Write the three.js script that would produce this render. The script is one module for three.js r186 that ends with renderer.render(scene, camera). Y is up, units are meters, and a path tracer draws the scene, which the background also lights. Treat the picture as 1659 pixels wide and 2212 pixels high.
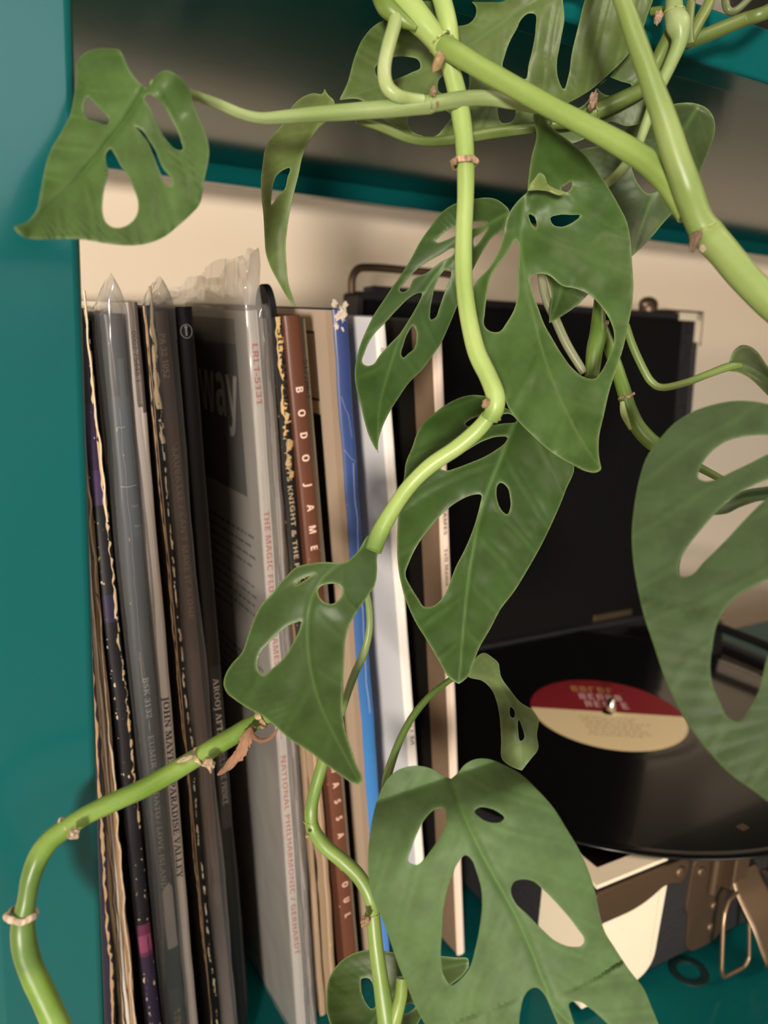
import * as THREE from 'three';
import { RoundedBoxGeometry } from 'three/addons/geometries/RoundedBoxGeometry.js';
import { mergeGeometries } from 'three/addons/utils/BufferGeometryUtils.js';
import { RectAreaLightUniformsLib } from 'three/addons/lights/RectAreaLightUniformsLib.js';

// ------------------------------------------------------------------ camera, lights, exposure
const scene = new THREE.Scene();
const EYE = new THREE.Vector3(0, 1.25, 0);                 // the phone, 1.25 m above the floor
const FOCAL = 1800, IMG_W = 1659, IMG_H = 2212;            // focal length in pixels of the frame
const rad = (d) => d * Math.PI / 180;
const YAW = rad(32.164), PITCH = rad(-13.096), ROLL = rad(2.897);
const forward = new THREE.Vector3(Math.sin(YAW) * Math.cos(PITCH), Math.sin(PITCH), -Math.cos(YAW) * Math.cos(PITCH));
const levelRight = new THREE.Vector3().crossVectors(forward, new THREE.Vector3(0, 1, 0)).normalize();
const levelUp = new THREE.Vector3().crossVectors(levelRight, forward);
const camRight = levelRight.clone().multiplyScalar(Math.cos(ROLL)).addScaledVector(levelUp, Math.sin(ROLL));
const camUp = levelRight.clone().multiplyScalar(-Math.sin(ROLL)).addScaledVector(levelUp, Math.cos(ROLL));
const camera = new THREE.PerspectiveCamera(2 * Math.atan(IMG_H / 2 / FOCAL) * 180 / Math.PI, IMG_W / IMG_H, 0.02, 20);
camera.position.copy(EYE);
camera.quaternion.setFromRotationMatrix(new THREE.Matrix4().makeBasis(camRight, camUp, forward.clone().negate()));
camera.focus = 0.22;
camera.userData.fStop = 17;
scene.add(camera);
scene.background = new THREE.Color(0x000000);

const renderer = new THREE.WebGLRenderer({ antialias: true });
renderer.toneMapping = THREE.LinearToneMapping;
renderer.toneMappingExposure = 1.1;
renderer.shadowMap.enabled = true;
RectAreaLightUniformsLib.init();

const UNSEEN_LAMP_AT = new THREE.Vector3(-0.775, 1.23, 0.97);       // unseen globe lamp behind and left of the viewer, lights the records
const UNSEEN_LAMP_COLOR = 0xfff2e4, UNSEEN_LAMP_POWER = 9.0;             // candela
const FILL_CEILING_AT = new THREE.Vector3(0.9, 2.66, 0.9), FILL_CEILING_POWER = 9.0;  // ceiling lamp added as weak fill, out of view
const UNSEEN_WINDOW_AT = new THREE.Vector3(0.45, 2.02, 2.99), UNSEEN_WINDOW_SIZE = [1.3, 0.9], UNSEEN_WINDOW_POWER = 1.7;   // unseen window behind the viewer, placed for soft light and the post sheen

// ------------------------------------------------------------------ helpers
const FLOOR_Y = 1.25 - 0.318;                              // top of the lower shelf
const V = (x, y, z) => new THREE.Vector3(x, y + 1.25, z);  // metres measured from the eye
function at(px, py, depth) {                               // a pixel at a distance along the view, as a point of the room
  return EYE.clone().addScaledVector(camRight, (px - IMG_W / 2) / FOCAL * depth)
    .addScaledVector(camUp, -(py - IMG_H / 2) / FOCAL * depth).addScaledVector(forward, depth);
}
function rng(seed) { let s = seed >>> 0 || 1; return () => { s ^= s << 13; s >>>= 0; s ^= s >>> 17; s ^= s << 5; s >>>= 0; return s / 4294967296; }; }
function hash(i, j, k) { let h = Math.imul(i, 374761393) ^ Math.imul(j, 668265263) ^ Math.imul(k, 2147483647 - 5119); h = Math.imul(h ^ (h >>> 13), 1274126177); return ((h ^ (h >>> 16)) >>> 0) / 4294967296; }
function noise(x, y, z = 0) {
  const i = Math.floor(x), j = Math.floor(y), k = Math.floor(z), s = (t) => t * t * (3 - 2 * t), l = (a, b, t) => a + (b - a) * t;
  const u = s(x - i), v = s(y - j), w = s(z - k);
  return l(l(l(hash(i, j, k), hash(i + 1, j, k), u), l(hash(i, j + 1, k), hash(i + 1, j + 1, k), u), v),
    l(l(hash(i, j, k + 1), hash(i + 1, j, k + 1), u), l(hash(i, j + 1, k + 1), hash(i + 1, j + 1, k + 1), u), v), w) * 2 - 1;
}
const smooth = (a, b, x) => { const t = Math.min(1, Math.max(0, (x - a) / (b - a))); return t * t * (3 - 2 * t); };
const used = {};
function numbered(name) { const n = used[name] = (used[name] ?? -1) + 1; return n ? `${name}_${String(n).padStart(3, '0')}` : name; }
function mesh(name, geometry, material, parent, label) {
  const m = new THREE.Mesh(geometry, material); m.name = numbered(name);
  m.castShadow = m.receiveShadow = true; if (label) m.userData.label = label;
  (parent || scene).add(m); return m;
}
function tag(o, label, category, group) { o.userData.label = label; o.userData.category = category; if (group) o.userData.group = group; return o; }
function struct(name, geometry, material, label) {
  const m = new THREE.Mesh(geometry, material); m.name = name; m.castShadow = m.receiveShadow = true;
  m.userData.kind = 'structure'; if (label) m.userData.label = label; scene.add(m); return m;
}
function thing(name, label, category, position, group) {
  const o = new THREE.Group(); o.name = numbered(name); if (position) o.position.copy(position);
  tag(o, label, category, group); scene.add(o); return o;
}
function boxAt(x0, x1, y0, y1, z0, z1, r = 0, seg = 2) {   // a box between corners, rounded when r > 0
  const w = x1 - x0, h = y1 - y0, d = z1 - z0;
  const g = r > 0 ? new RoundedBoxGeometry(w, h, d, seg, r) : new THREE.BoxGeometry(w, h, d);
  return g.translate((x0 + x1) / 2, (y0 + y1) / 2, (z0 + z1) / 2);
}
const merge = (list) => mergeGeometries(list.map((g) => g.index ? g.toNonIndexed() : g), false);
const std = (o) => new THREE.MeshPhysicalMaterial(o);
function canvasTexture(w, h, draw) {
  const c = document.createElement('canvas'); c.width = w; c.height = h; const x = c.getContext('2d'); draw(x, w, h);
  const t = new THREE.CanvasTexture(c); t.colorSpace = THREE.SRGBColorSpace; t.magFilter = THREE.LinearFilter; return t;
}
function noiseTexture(w, h, f) {                           // grey DataTexture from f(u, v) in 0..1
  const d = new Uint8Array(w * h * 4);
  for (let j = 0; j < h; j++) for (let i = 0; i < w; i++) { const v = Math.max(0, Math.min(255, f(i / w, j / h) * 255)), k = (j * w + i) * 4; d[k] = d[k + 1] = d[k + 2] = v; d[k + 3] = 255; }
  const t = new THREE.DataTexture(d, w, h); t.magFilter = THREE.LinearFilter; t.wrapS = t.wrapT = THREE.RepeatWrapping; t.needsUpdate = true; return t;
}

// ------------------------------------------------------------------ materials
const grainTex = noiseTexture(256, 256, (u, v) => 0.5 + 0.25 * noise(u * 60, v * 60, 3) + 0.25 * noise(u * 128, v * 128, 7));
const M = {
  wall: std({ color: new THREE.Color().setRGB(0.82, 0.71, 0.56), roughness: 0.9, bumpMap: grainTex, bumpScale: 0.0006 }),
  unseenWallDark: std({ color: new THREE.Color().setRGB(0.22, 0.19, 0.16), roughness: 0.9, bumpMap: grainTex, bumpScale: 0.0006 }),  // walls out of view, kept dark so the rack reflects less
  floor: std({ color: new THREE.Color().setRGB(0.32, 0.25, 0.19), roughness: 0.6 }),
  ceiling: std({ color: new THREE.Color().setRGB(0.75, 0.70, 0.63), roughness: 0.95 }),
  teal: std({ color: new THREE.Color().setRGB(0.003, 0.088, 0.090), roughness: 0.25, specularIntensity: 0.8, clearcoat: 0.1, clearcoatRoughness: 0.06 }),
  tealShelf: std({ color: new THREE.Color().setRGB(0.003, 0.088, 0.090), roughness: 0.14, specularIntensity: 0.16 }),
  leather: std({ color: new THREE.Color().setRGB(0.022, 0.022, 0.024), roughness: 0.55, bumpMap: grainTex, bumpScale: 0.0004 }),
  lidLining: std({ color: new THREE.Color().setRGB(0.004, 0.0038, 0.0032), roughness: 0.8, specularIntensity: 0.35 }),
  deck: std({ color: new THREE.Color().setRGB(0.030, 0.023, 0.019), roughness: 0.5 }),
  blackPlastic: std({ color: new THREE.Color().setRGB(0.008, 0.008, 0.008), roughness: 0.4 }),
  vinyl: std({ color: new THREE.Color().setRGB(0.004, 0.004, 0.004), roughness: 0.16, clearcoat: 0.4, clearcoatRoughness: 0.05 }),
  cream: std({ color: new THREE.Color().setRGB(0.86, 0.76, 0.58), roughness: 0.6, bumpMap: grainTex, bumpScale: 0.0002 }),
  brass: std({ color: new THREE.Color().setRGB(0.34, 0.25, 0.16), roughness: 0.38, metalness: 0.9 }),
  bronze: std({ color: new THREE.Color().setRGB(0.17, 0.115, 0.075), roughness: 0.42, metalness: 0.75 }),
  steel: std({ color: new THREE.Color().setRGB(0.6, 0.56, 0.5), roughness: 0.25, metalness: 1 }),
  card: std({ color: new THREE.Color().setRGB(0.50, 0.39, 0.27), roughness: 0.85 }),
  paper: std({ color: new THREE.Color().setRGB(0.78, 0.72, 0.62), roughness: 0.85 }),
  film: std({ color: new THREE.Color().setRGB(0.82, 0.82, 0.82), roughness: 0.1, transmission: 0.92, thickness: 0, ior: 1.45, side: THREE.DoubleSide }),
  filmHazy: std({ color: new THREE.Color().setRGB(0.82, 0.81, 0.79), roughness: 0.12, transmission: 0.86, thickness: 0, ior: 1.45, side: THREE.DoubleSide }),
  leaf: std({ color: 0xffffff, vertexColors: true, roughness: 0.44, specularIntensity: 0.5 }),
  leafMatte: std({ color: 0xffffff, vertexColors: true, roughness: 0.58, specularIntensity: 0.45 }),
  stem: std({ color: 0xffffff, vertexColors: true, roughness: 0.38, specularIntensity: 0.8 }),
  husk: std({ color: 0xffffff, vertexColors: true, roughness: 0.8 }),
  pot: std({ color: new THREE.Color().setRGB(0.010, 0.014, 0.011), roughness: 0.6, specularIntensity: 0.5 }),
  soil: std({ color: new THREE.Color().setRGB(0.03, 0.02, 0.013), roughness: 1 }),
};

// ------------------------------------------------------------------ the room
struct('floor', boxAt(-2.6, 3.4, -0.1, 0, -0.76, 3.1), M.floor);
struct('ceiling', boxAt(-2.6, 3.4, 2.7, 2.8, -0.76, 3.1), M.ceiling);
struct('wall_back', boxAt(-2.6, 3.4, 0, 2.7, -0.76, -0.66), M.wall, 'cream painted wall behind the open teal shelf');
struct('wall_front', boxAt(-2.6, 3.4, 0, 2.7, 3.0, 3.1), M.unseenWallDark);
struct('wall_left', boxAt(-2.6, -2.5, 0, 2.7, -0.66, 3.0), M.unseenWallDark);
struct('wall_right', boxAt(3.3, 3.4, 0, 2.7, -0.66, 3.0), M.unseenWallDark);

// lamps out of view: globe for the shelf shading, ceiling lamp added as fill
function glow(color, k) { return new THREE.MeshStandardMaterial({ color: 0xffffff, emissive: color, emissiveIntensity: k, roughness: 0.5 }); }
{
  const lamp = thing('unseen_floor_lamp', 'unseen globe floor lamp behind the viewer, placed to light the records from front left', 'lamp', new THREE.Vector3(UNSEEN_LAMP_AT.x, 0, UNSEEN_LAMP_AT.z));
  mesh('base', new THREE.CylinderGeometry(0.13, 0.14, 0.025, 40).translate(0, 0.0125, 0), M.bronze, lamp);
  mesh('pole', new THREE.CylinderGeometry(0.011, 0.011, UNSEEN_LAMP_AT.y - 0.115, 20).translate(0, 0.025 + (UNSEEN_LAMP_AT.y - 0.115) / 2, 0), M.bronze, lamp);
  mesh('socket', new THREE.CylinderGeometry(0.025, 0.018, 0.05, 24).translate(0, UNSEEN_LAMP_AT.y - 0.085, 0), M.bronze, lamp);
  mesh('bulb', new THREE.SphereGeometry(0.075, 40, 28).translate(0, UNSEEN_LAMP_AT.y, 0), glow(UNSEEN_LAMP_COLOR, 6), lamp);
  const p = new THREE.PointLight(UNSEEN_LAMP_COLOR, UNSEEN_LAMP_POWER, 0, 2); p.position.copy(UNSEEN_LAMP_AT); p.castShadow = true; p.shadow.radius = 3.6; scene.add(p);
  const panel = thing('fill_ceiling_lamp', 'added square ceiling lamp, out of view, giving the room soft fill light', 'lamp', new THREE.Vector3(FILL_CEILING_AT.x, 2.7, FILL_CEILING_AT.z));
  mesh('frame', boxAt(-0.32, 0.32, -0.036, 0, -0.32, 0.32, 0.008), M.ceiling, panel);
  mesh('diffuser', boxAt(-0.3, 0.3, -0.041, -0.03, -0.3, 0.3, 0.004), glow(0xffe6cc, 1.6), panel);
  const r = new THREE.RectAreaLight(0xffe6cc, FILL_CEILING_POWER, 0.6, 0.6); r.position.set(FILL_CEILING_AT.x, FILL_CEILING_AT.y - 0.006, FILL_CEILING_AT.z); r.lookAt(FILL_CEILING_AT.x, 0, FILL_CEILING_AT.z); scene.add(r);
}

{ // unseen window behind the viewer, softens the shade and puts a sheen on the post
  const [w, h] = UNSEEN_WINDOW_SIZE, c = UNSEEN_WINDOW_AT;
  const win = struct('unseen_window_1', merge([boxAt(c.x - w / 2 - 0.06, c.x + w / 2 + 0.06, c.y - h / 2 - 0.06, c.y - h / 2, 2.96, 3.0), boxAt(c.x - w / 2 - 0.06, c.x + w / 2 + 0.06, c.y + h / 2, c.y + h / 2 + 0.06, 2.96, 3.0), boxAt(c.x - w / 2 - 0.06, c.x - w / 2, c.y - h / 2, c.y + h / 2, 2.96, 3.0), boxAt(c.x + w / 2, c.x + w / 2 + 0.06, c.y - h / 2, c.y + h / 2, 2.96, 3.0)]), M.ceiling);
  mesh('pane', boxAt(c.x - w / 2, c.x + w / 2, c.y - h / 2, c.y + h / 2, 2.993, 2.999), glow(0xdfeaff, UNSEEN_WINDOW_POWER * 0.6), win);
  const r = new THREE.RectAreaLight(0xdfeaff, UNSEEN_WINDOW_POWER, w, h); r.position.set(c.x, c.y, 2.985); r.lookAt(c.x, c.y, 0); scene.add(r);
}

// ------------------------------------------------------------------ the teal rack
{
  const rack = thing('shelf_rack', 'glossy dark teal open shelf rack with square posts and lipped shelves', 'shelf', new THREE.Vector3(0.42, 0, -0.355));
  const o = (x0, x1, y0, y1, z0, z1, r) => boxAt(x0, x1, y0, y1, z0, z1, r).translate(-0.42, 1.25, 0.355);
  for (const [x0, x1, z0, z1] of [[0.0145, 0.0386, -0.187, -0.178], [0.0145, 0.0386, -0.535, -0.526], [1.16, 1.187, -0.187, -0.178], [1.16, 1.187, -0.535, -0.526]])
    mesh('post', o(x0, x1, -1.25, 0.55, z0, z1, 0.0022), M.teal, rack);
  for (const [bottom, top] of [[0.0759, 0.0905], [-0.3325, -0.318], [-0.85, -0.835], [0.5, 0.515]]) {
    const s = mesh('shelf', o(0.025, 1.174, top - 0.002, top, -0.533, -0.1795, 0.0006), M.tealShelf, rack);
    mesh('front_lip', merge([o(0.0386, 1.16, bottom, top, -0.181, -0.178, 0.0012), o(0.0386, 1.16, bottom, bottom + 0.0015, -0.192, -0.1795, 0.0006)]), M.tealShelf, s);
    mesh('back_lip', merge([o(0.0386, 1.16, bottom, top, -0.535, -0.532, 0.0012), o(0.0386, 1.16, bottom, bottom + 0.0015, -0.533, -0.521, 0.0006)]), M.tealShelf, s);
    for (const x of [0.025, 1.1705]) mesh('side_lip', o(x, x + 0.003, bottom, top, -0.519, -0.194, 0.0008), M.tealShelf, s);
    if (bottom < -0.3 && bottom > -0.4) {                  // dark ring stamped in the lower shelf in front of the record player
      mesh('grommet_ring', new THREE.TorusGeometry(0.0080, 0.0021, 12, 48).rotateX(Math.PI / 2).scale(1, 0.12, 1).translate(0.336 - 0.42, 1.25 - 0.318 + 0.0003, -0.219 + 0.355), std({ color: new THREE.Color().setRGB(0.002, 0.016, 0.016), roughness: 0.5 }), s, 'dark ring set into the teal shelf');
    }
  }
}

// ------------------------------------------------------------------ records on the lower shelf
// A record leans to the left about its lower left edge; local x is across its thickness, y along its spine, z out of the rack.
const SLEEVE_DEPTH = 0.312;
function record({ x, lean, z, t, h = 0.318, label, cover, spine, left, topColor, wob = 0.0003, seed = 1, group }) {
  const g = thing('record_sleeve', label, 'record', V(x + 0.006 * Math.tan(rad(lean)), -0.318, z), group);
  g.rotation.z = rad(lean); g.userData.size = [t, h];
  const d = SLEEVE_DEPTH, bx = new RoundedBoxGeometry(t, h, d, 2, Math.min(t * 0.3, 0.0008)).translate(t / 2, h / 2, -d / 2 - 0.0006);
  const side = left ? std({ map: left, roughness: 0.5 }) : cover;
  mesh('cover', bx, [cover, side, topColor || cover, cover, cover, cover], g);
  // the spine: a strip bulging a little towards the front, wavering like old cardboard
  const nu = 8, nv = 90, pos = [], uv = [], idx = [];
  for (let j = 0; j <= nv; j++) for (let i = 0; i <= nu; i++) {
    const u = i / nu, v = j / nv, a = Math.PI * u, w = wob * (noise(v * 9, seed, 1) + 0.5 * noise(v * 31, seed, 5));
    pos.push(t / 2 - Math.cos(a) * (t / 2 + 0.00012) + w, v * h, -0.001 + Math.sin(a) * 0.0011 + wob * 0.5 * noise(v * 20, seed, 9)); uv.push(0.5 - Math.cos(a) * 0.5, v);
  }
  for (let j = 0; j < nv; j++) for (let i = 0; i < nu; i++) { const a = j * (nu + 1) + i, b = a + 1, c = a + nu + 1, e = c + 1; idx.push(a, b, c, b, e, c); }
  const sg = new THREE.BufferGeometry(); sg.setAttribute('position', new THREE.Float32BufferAttribute(pos, 3)); sg.setAttribute('uv', new THREE.Float32BufferAttribute(uv, 2)); sg.setIndex(idx); sg.computeVertexNormals();
  mesh('spine', sg, spine, g);
  return g;
}
function spineTexture(t, h, draw, wide = 64) {             // draw() works in millimetres, x across the spine, y down from its top
  return canvasTexture(wide, 2048, (c, w, hh) => { c.setTransform(w / (t * 1000), 0, 0, hh / (h * 1000), 0, 0); draw(c, t * 1000, h * 1000); });
}
const spineMat = (map, rough = 0.5, coat = 0) => std({ map, roughness: rough, clearcoat: coat, clearcoatRoughness: 0.25, side: THREE.DoubleSide });
function down(c, text, x, y, size, color, font = 'sans-serif', length = 0, spacing = 0) {   // lettering that runs down the spine from y (mm)
  c.save(); c.translate(x, y); c.rotate(Math.PI / 2); c.fillStyle = color; c.textBaseline = 'middle';
  const k = 20; c.scale(1 / k, 1 / k); c.font = `${font.includes('bold') ? 'bold ' : ''}${size * k}px ${font.replace('bold ', '')}`;
  if (spacing) { let p = 0; for (const ch of text) { c.fillText(ch, p, 0); p += spacing * k; } }
  else { if (length) { const w = c.measureText(text).width; c.scale(length * k / w, 1); } c.fillText(text, 0, 0); }
  c.restore();
}
function flakes(c, w, h, seed, n, color, edge = 0.25, big = 1) {   // places where the print has worn off the cardboard
  const r = rng(seed);
  for (let i = 0; i < n; i++) {
    const right = r() < 0.5, y = r() * h, s = (0.15 + r() * r() * 0.9) * big, x = r() < 0.75 ? (right ? w - r() * w * edge : r() * w * edge) : r() * w;
    c.fillStyle = color; c.beginPath(); const m = 7;
    for (let k = 0; k <= m; k++) { const a = k / m * Math.PI * 2, q = s * (0.5 + r() * 0.7); c.lineTo(x + Math.cos(a) * q * 0.7, y + Math.sin(a) * q * (1 + r() * 2)); }
    c.fill();
  }
}
function streaks(c, w, h, seed, n, colors, a = 0.5) {
  const r = rng(seed);
  for (let i = 0; i < n; i++) { c.globalAlpha = a * r(); c.fillStyle = colors[Math.floor(r() * colors.length)]; c.fillRect(r() * w, r() * h, 0.15 + r() * 0.4, 6 + r() * 60); }
  c.globalAlpha = 1;
}
function wornLine(c, x0, w, y0, y1, seed, color, rough = 0.5) {     // a torn edge running down the spine
  c.fillStyle = color; c.beginPath();
  const n = 160; for (let i = 0; i <= n; i++) { const y = y0 + (y1 - y0) * i / n; c.lineTo(x0 + rough * noise(y * 0.35, seed, 1) * w * 0.5, y); }
  for (let i = n; i >= 0; i--) { const y = y0 + (y1 - y0) * i / n; c.lineTo(x0 + w * (0.55 + rough * noise(y * 0.5, seed, 4) + 0.3 * rough * noise(y * 2.2, seed, 8)), y); }
  c.fill();
}
const solid = (r, g, b, rough = 0.6) => std({ color: new THREE.Color().setRGB(r, g, b), roughness: rough });
// clear plastic outer sleeve around a record: wraps the spine, its open top rises above the record and is pinched to a seam
function plasticSleeve(g, { over = 0.012, gap = 0.0012, back = 0.15, pinch = 1, skew = 0, seed = 1, front = 0.0016, crumple = 0.0008, mat = M.film, fall = 0 }) {
  const [t, h] = g.userData.size, nu = 90, nv = 130, pos = [], idx = [];
  for (let j = 0; j <= nv; j++) for (let i = 0; i <= nu; i++) {
    const j0 = j / nv, cut = h / (h + over) * 0.97, v = j0 < 0.6 ? j0 / 0.6 * cut : cut + (j0 - 0.6) / 0.4 * (1 - cut), u = i / nu * 2 - 1, above = smooth(h - 0.001, h + over, v * (h + over));
    const y = v * (h + over) + above * skew * u;
    const dome = Math.min(1, Math.max(0, (v * (h + over) - h + 0.002) / (over + 0.002))), half = (t / 2 + gap * (1 + 0.4 * noise(v * 7, seed, 2))) * (1 - Math.pow(dome, 2.1) * 0.95 * pinch);
    let px, pz; const f = 0.22;                            // |u| < f runs round the spine, the rest along the covers
    if (Math.abs(u) <= f) { const a = u / f * Math.PI / 2; px = Math.sin(a) * half; pz = front * (Math.cos(a)) * (1 + 0.3 * noise(v * 15, seed, 6)); }
    else { px = Math.sign(u) * half; pz = -(Math.abs(u) - f) / (1 - f) * back; }
    const ridge = crumple * (0.25 + 1.3 * above);
    px += ridge * (noise(pz * 260, y * 60, seed) * 0.6 + noise(u * 9, y * 200, seed + 3) * 0.3);
    pz += ridge * noise(u * 6, y * 150, seed + 9) * (Math.abs(u) <= f ? 1 : 0.3);
    const yy = y + above * crumple * 1.5 * noise(u * 14, seed, 12) - above * Math.min(over * 0.92, fall * Math.max(0, -pz));
    pos.push(t / 2 + px, yy - 0.0002 * (j === 0), pz);
  }
  for (let j = 0; j < nv; j++) for (let i = 0; i < nu; i++) { const a = j * (nu + 1) + i, b = a + 1, c = a + nu + 1, e = c + 1; idx.push(a, b, c, b, e, c); }
  const sg = new THREE.BufferGeometry(); sg.setAttribute('position', new THREE.Float32BufferAttribute(pos, 3)); sg.setIndex(idx); sg.computeVertexNormals();
  return mesh('plastic_sleeve', sg, mat, g);
}
function tornStrip(g, { x, w, y0, y1, z = 0.0002, seed = 1, mat = M.card, thick = 0.0005, rough = 1 }) {   // frayed cardboard standing proud of an edge
  const n = 120, pos = [], idx = [];
  for (let i = 0; i <= n; i++) {
    const y = y0 + (y1 - y0) * i / n, a = 0.35 + 0.65 * Math.abs(noise(y * 400, seed, 1)), k = w * (0.5 + 0.5 * a * rough), dx = w * 0.5 * rough * noise(y * 150, seed, 3);
    for (const [sx, sz] of [[-1, 0], [0, 1], [1, 0], [0, -1]]) pos.push(x + dx + sx * k / 2, y, z + sz * thick * (0.6 + 0.6 * noise(y * 600, seed, 6)));
  }
  for (let i = 0; i < n; i++) for (let k = 0; k < 4; k++) { const a = i * 4 + k, b = i * 4 + (k + 1) % 4, c = a + 4, e = b + 4; idx.push(a, b, c, b, e, c); }
  idx.push(0, 2, 1, 0, 3, 2); const e = n * 4; idx.push(e, e + 1, e + 2, e, e + 2, e + 3);
  const sg = new THREE.BufferGeometry(); sg.setAttribute('position', new THREE.Float32BufferAttribute(pos, 3)); sg.setIndex(idx); sg.computeVertexNormals();
  return mesh('torn_edge', sg, mat, g);
}
const LP_ROW = 'record sleeves leaning on the lower shelf';
const black = solid(0.006, 0.006, 0.007, 0.5);

{ // leftmost, dark purple cover, shows only low down beside the post
  const t = 0.0048, h = 0.314;
  const s = spineTexture(t, h, (c, w, hh) => { c.fillStyle = '#2a2434'; c.fillRect(0, 0, w, hh); streaks(c, w, hh, 5, 40, ['#3a3246', '#1c1826']); flakes(c, w, hh, 9, 26, '#bcae98', 0.6, 0.5); wornLine(c, w * 0.66, w * 0.34, 0, hh, 4, '#b79a74', 0.4); });
  record({ x: 0.0588, lean: 1.4, z: -0.272, t, h, cover: solid(0.02, 0.015, 0.03), spine: spineMat(s), label: 'worn dark purple record sleeve leftmost in the row, partly behind the teal post', seed: 2, group: LP_ROW });
}
[[0.0672, 2.6, 0.0022, '#8a7153', 'tan frayed record sleeve edge just right of the purple sleeve by the post', 11],
 [0.0700, 2.8, 0.0012, '#cfc6bb', 'thin white paper record sleeve between two tan frayed sleeves near the post', 12],
 [0.0717, 3.0, 0.0021, '#86694a', 'tan frayed record sleeve between the thin white sleeve and the black flaking sleeve', 13]].forEach(([x, lean, t, col, label, seed], i) => {
  const h = 0.313 + 0.001 * i;
  const s = spineTexture(t, h, (c, w, hh) => { c.fillStyle = col; c.fillRect(0, 0, w, hh); streaks(c, w, hh, seed, 80, i === 1 ? ['#f3ece2', '#9c948a', '#b8aea4'] : ['#c3a983', '#4b3a28', '#6d5639', '#e0caa6'], 0.6); });
  const g = record({ x, lean, z: -0.279 - 0.0005 * i, t, h, cover: i === 1 ? M.paper : M.card, spine: spineMat(s, 0.85), label, seed, wob: i === 1 ? 0.0003 : 0.0005, group: LP_ROW });
  if (i !== 1) tornStrip(g, { x: t * 0.75, w: 0.0011, y0: 0.005, y1: h - 0.004, seed });
});
{ // black and purple, flaking
  const t = 0.0048, h = 0.3168;
  const s = spineTexture(t, h, (c, w, hh) => {
    c.fillStyle = '#0b0b11'; c.fillRect(0, 0, w, hh);
    for (const [y, l, col] of [[30, 26, '#2c1a3a'], [52, 12, '#3c2a50'], [96, 10, '#241c3c'], [232, 15, '#5c2440'], [237, 8, '#7d3a58'], [247, 60, '#2b2036']]) { c.fillStyle = col; c.fillRect(0, y, w, l); }
    streaks(c, w, hh, 3, 40, ['#050507', '#14131c'], 0.6); flakes(c, w, hh, 21, 120, '#cdb793', 0.22, 0.8); wornLine(c, w * 0.76, w * 0.28, 0, 105, 5, '#d8c29a', 0.7); wornLine(c, w * 0.82, w * 0.2, 105, 190, 6, '#c4ab82', 1.3);
  }, 64);
  const g = record({ x: 0.0795, lean: 4.15, z: -0.28, t, h, cover: black, left: undefined, spine: spineMat(s, 0.5), label: 'black and purple record sleeve with a flaking spine, first full spine beside the post', seed: 3, wob: 0.0004, group: LP_ROW });
  tornStrip(g, { x: t * 0.85, w: 0.0011, y0: h - 0.070, y1: h + 0.0055, seed: 4, mat: solid(0.72, 0.58, 0.38, 0.9), rough: 0.7 });
}
{ const t = 0.0012, h = 0.3135; record({ x: 0.0856, lean: 4.05, z: -0.285, t, h, cover: solid(0.05, 0.035, 0.025), spine: std({ color: new THREE.Color().setRGB(0.075, 0.055, 0.042), roughness: 0.7, side: THREE.DoubleSide }), label: 'thin dark brown record sleeve squeezed beside the blue sleeve in plastic', seed: 5, group: LP_ROW }); }
{ // blue grey spine in clear plastic
  const t = 0.0060, h = 0.3155;
  const s = spineTexture(t, h, (c, w, hh) => {
    c.fillStyle = '#2d3e49'; c.fillRect(0, 0, w, hh);
    c.fillStyle = '#1c2429'; c.fillRect(0, 0, w, 26); c.fillStyle = '#3b4a54'; c.fillRect(w * 0.5, 14, w * 0.3, 60);
    streaks(c, w, hh, 8, 60, ['#3b4b57', '#20303a', '#48565e'], 0.5);
    c.fillStyle = '#33434a'; c.fillRect(0, 235, w, 80); c.fillStyle = '#4a4f4e'; c.fillRect(w * 0.15, 262, w * 0.62, 60);
    c.strokeStyle = '#8d979c'; c.lineWidth = 0.12; c.beginPath(); for (let y = 30; y < 240; y += 4) c.lineTo(w * 0.38 + 0.2 * noise(y, 1, 1), y); c.stroke();
    for (const [y, x0, x1] of [[36, 0.2, 0.6], [56, 0.1, 0.95], [63, 0.6, 0.95], [70, 0.6, 0.9]]) { c.strokeStyle = '#b9b4a6'; c.lineWidth = 0.2; c.beginPath(); c.moveTo(w * x0, y); c.lineTo(w * (x0 + x1) / 2, y + 0.4); c.lineTo(w * x1, y); c.stroke(); }
    flakes(c, w, hh, 31, 14, '#b39a7d', 0.4, 0.5); c.fillStyle = '#9a8060'; c.fillRect(w * 0.25, 116, 0.35, 12);
    down(c, 'BSK 3132 —', w * 0.42, 126, 2.6, '#b9bdb8', 'serif', 21); down(c, 'EUMIR DEODATO / LOVE ISLAND', w * 0.42, 149, 2.6, '#9ba19d', 'serif', 66);
    c.fillStyle = '#a9a3a1'; c.beginPath(); c.moveTo(w * 0.28, 216); c.lineTo(w * 0.75, 213); c.lineTo(w * 0.95, 216); c.lineTo(w * 0.95, 243); c.lineTo(w * 0.28, 243); c.fill();
    const r = rng(6); for (let i = 0; i < 40; i++) { c.fillStyle = r() < 0.5 ? '#a58b68' : '#7d6a52'; c.beginPath(); c.arc(w * 0.55 + (r() - 0.5) * 2.6, 277 + (r() - 0.5) * 9, 0.35, 0, 7); c.fill(); }
  }, 96);
  const g = record({ x: 0.0868, lean: 3.9, z: -0.2765, t, h, cover: solid(0.03, 0.045, 0.055), spine: spineMat(s, 0.4), label: 'blue grey record sleeve in clear plastic whose pointed top rises highest at left', seed: 6, group: LP_ROW });
  plasticSleeve(g, { over: 0.0115, gap: 0.0017, front: 0.0035, back: 0.05, fall: 0.5, seed: 5, crumple: 0.0009 });
}
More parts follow.
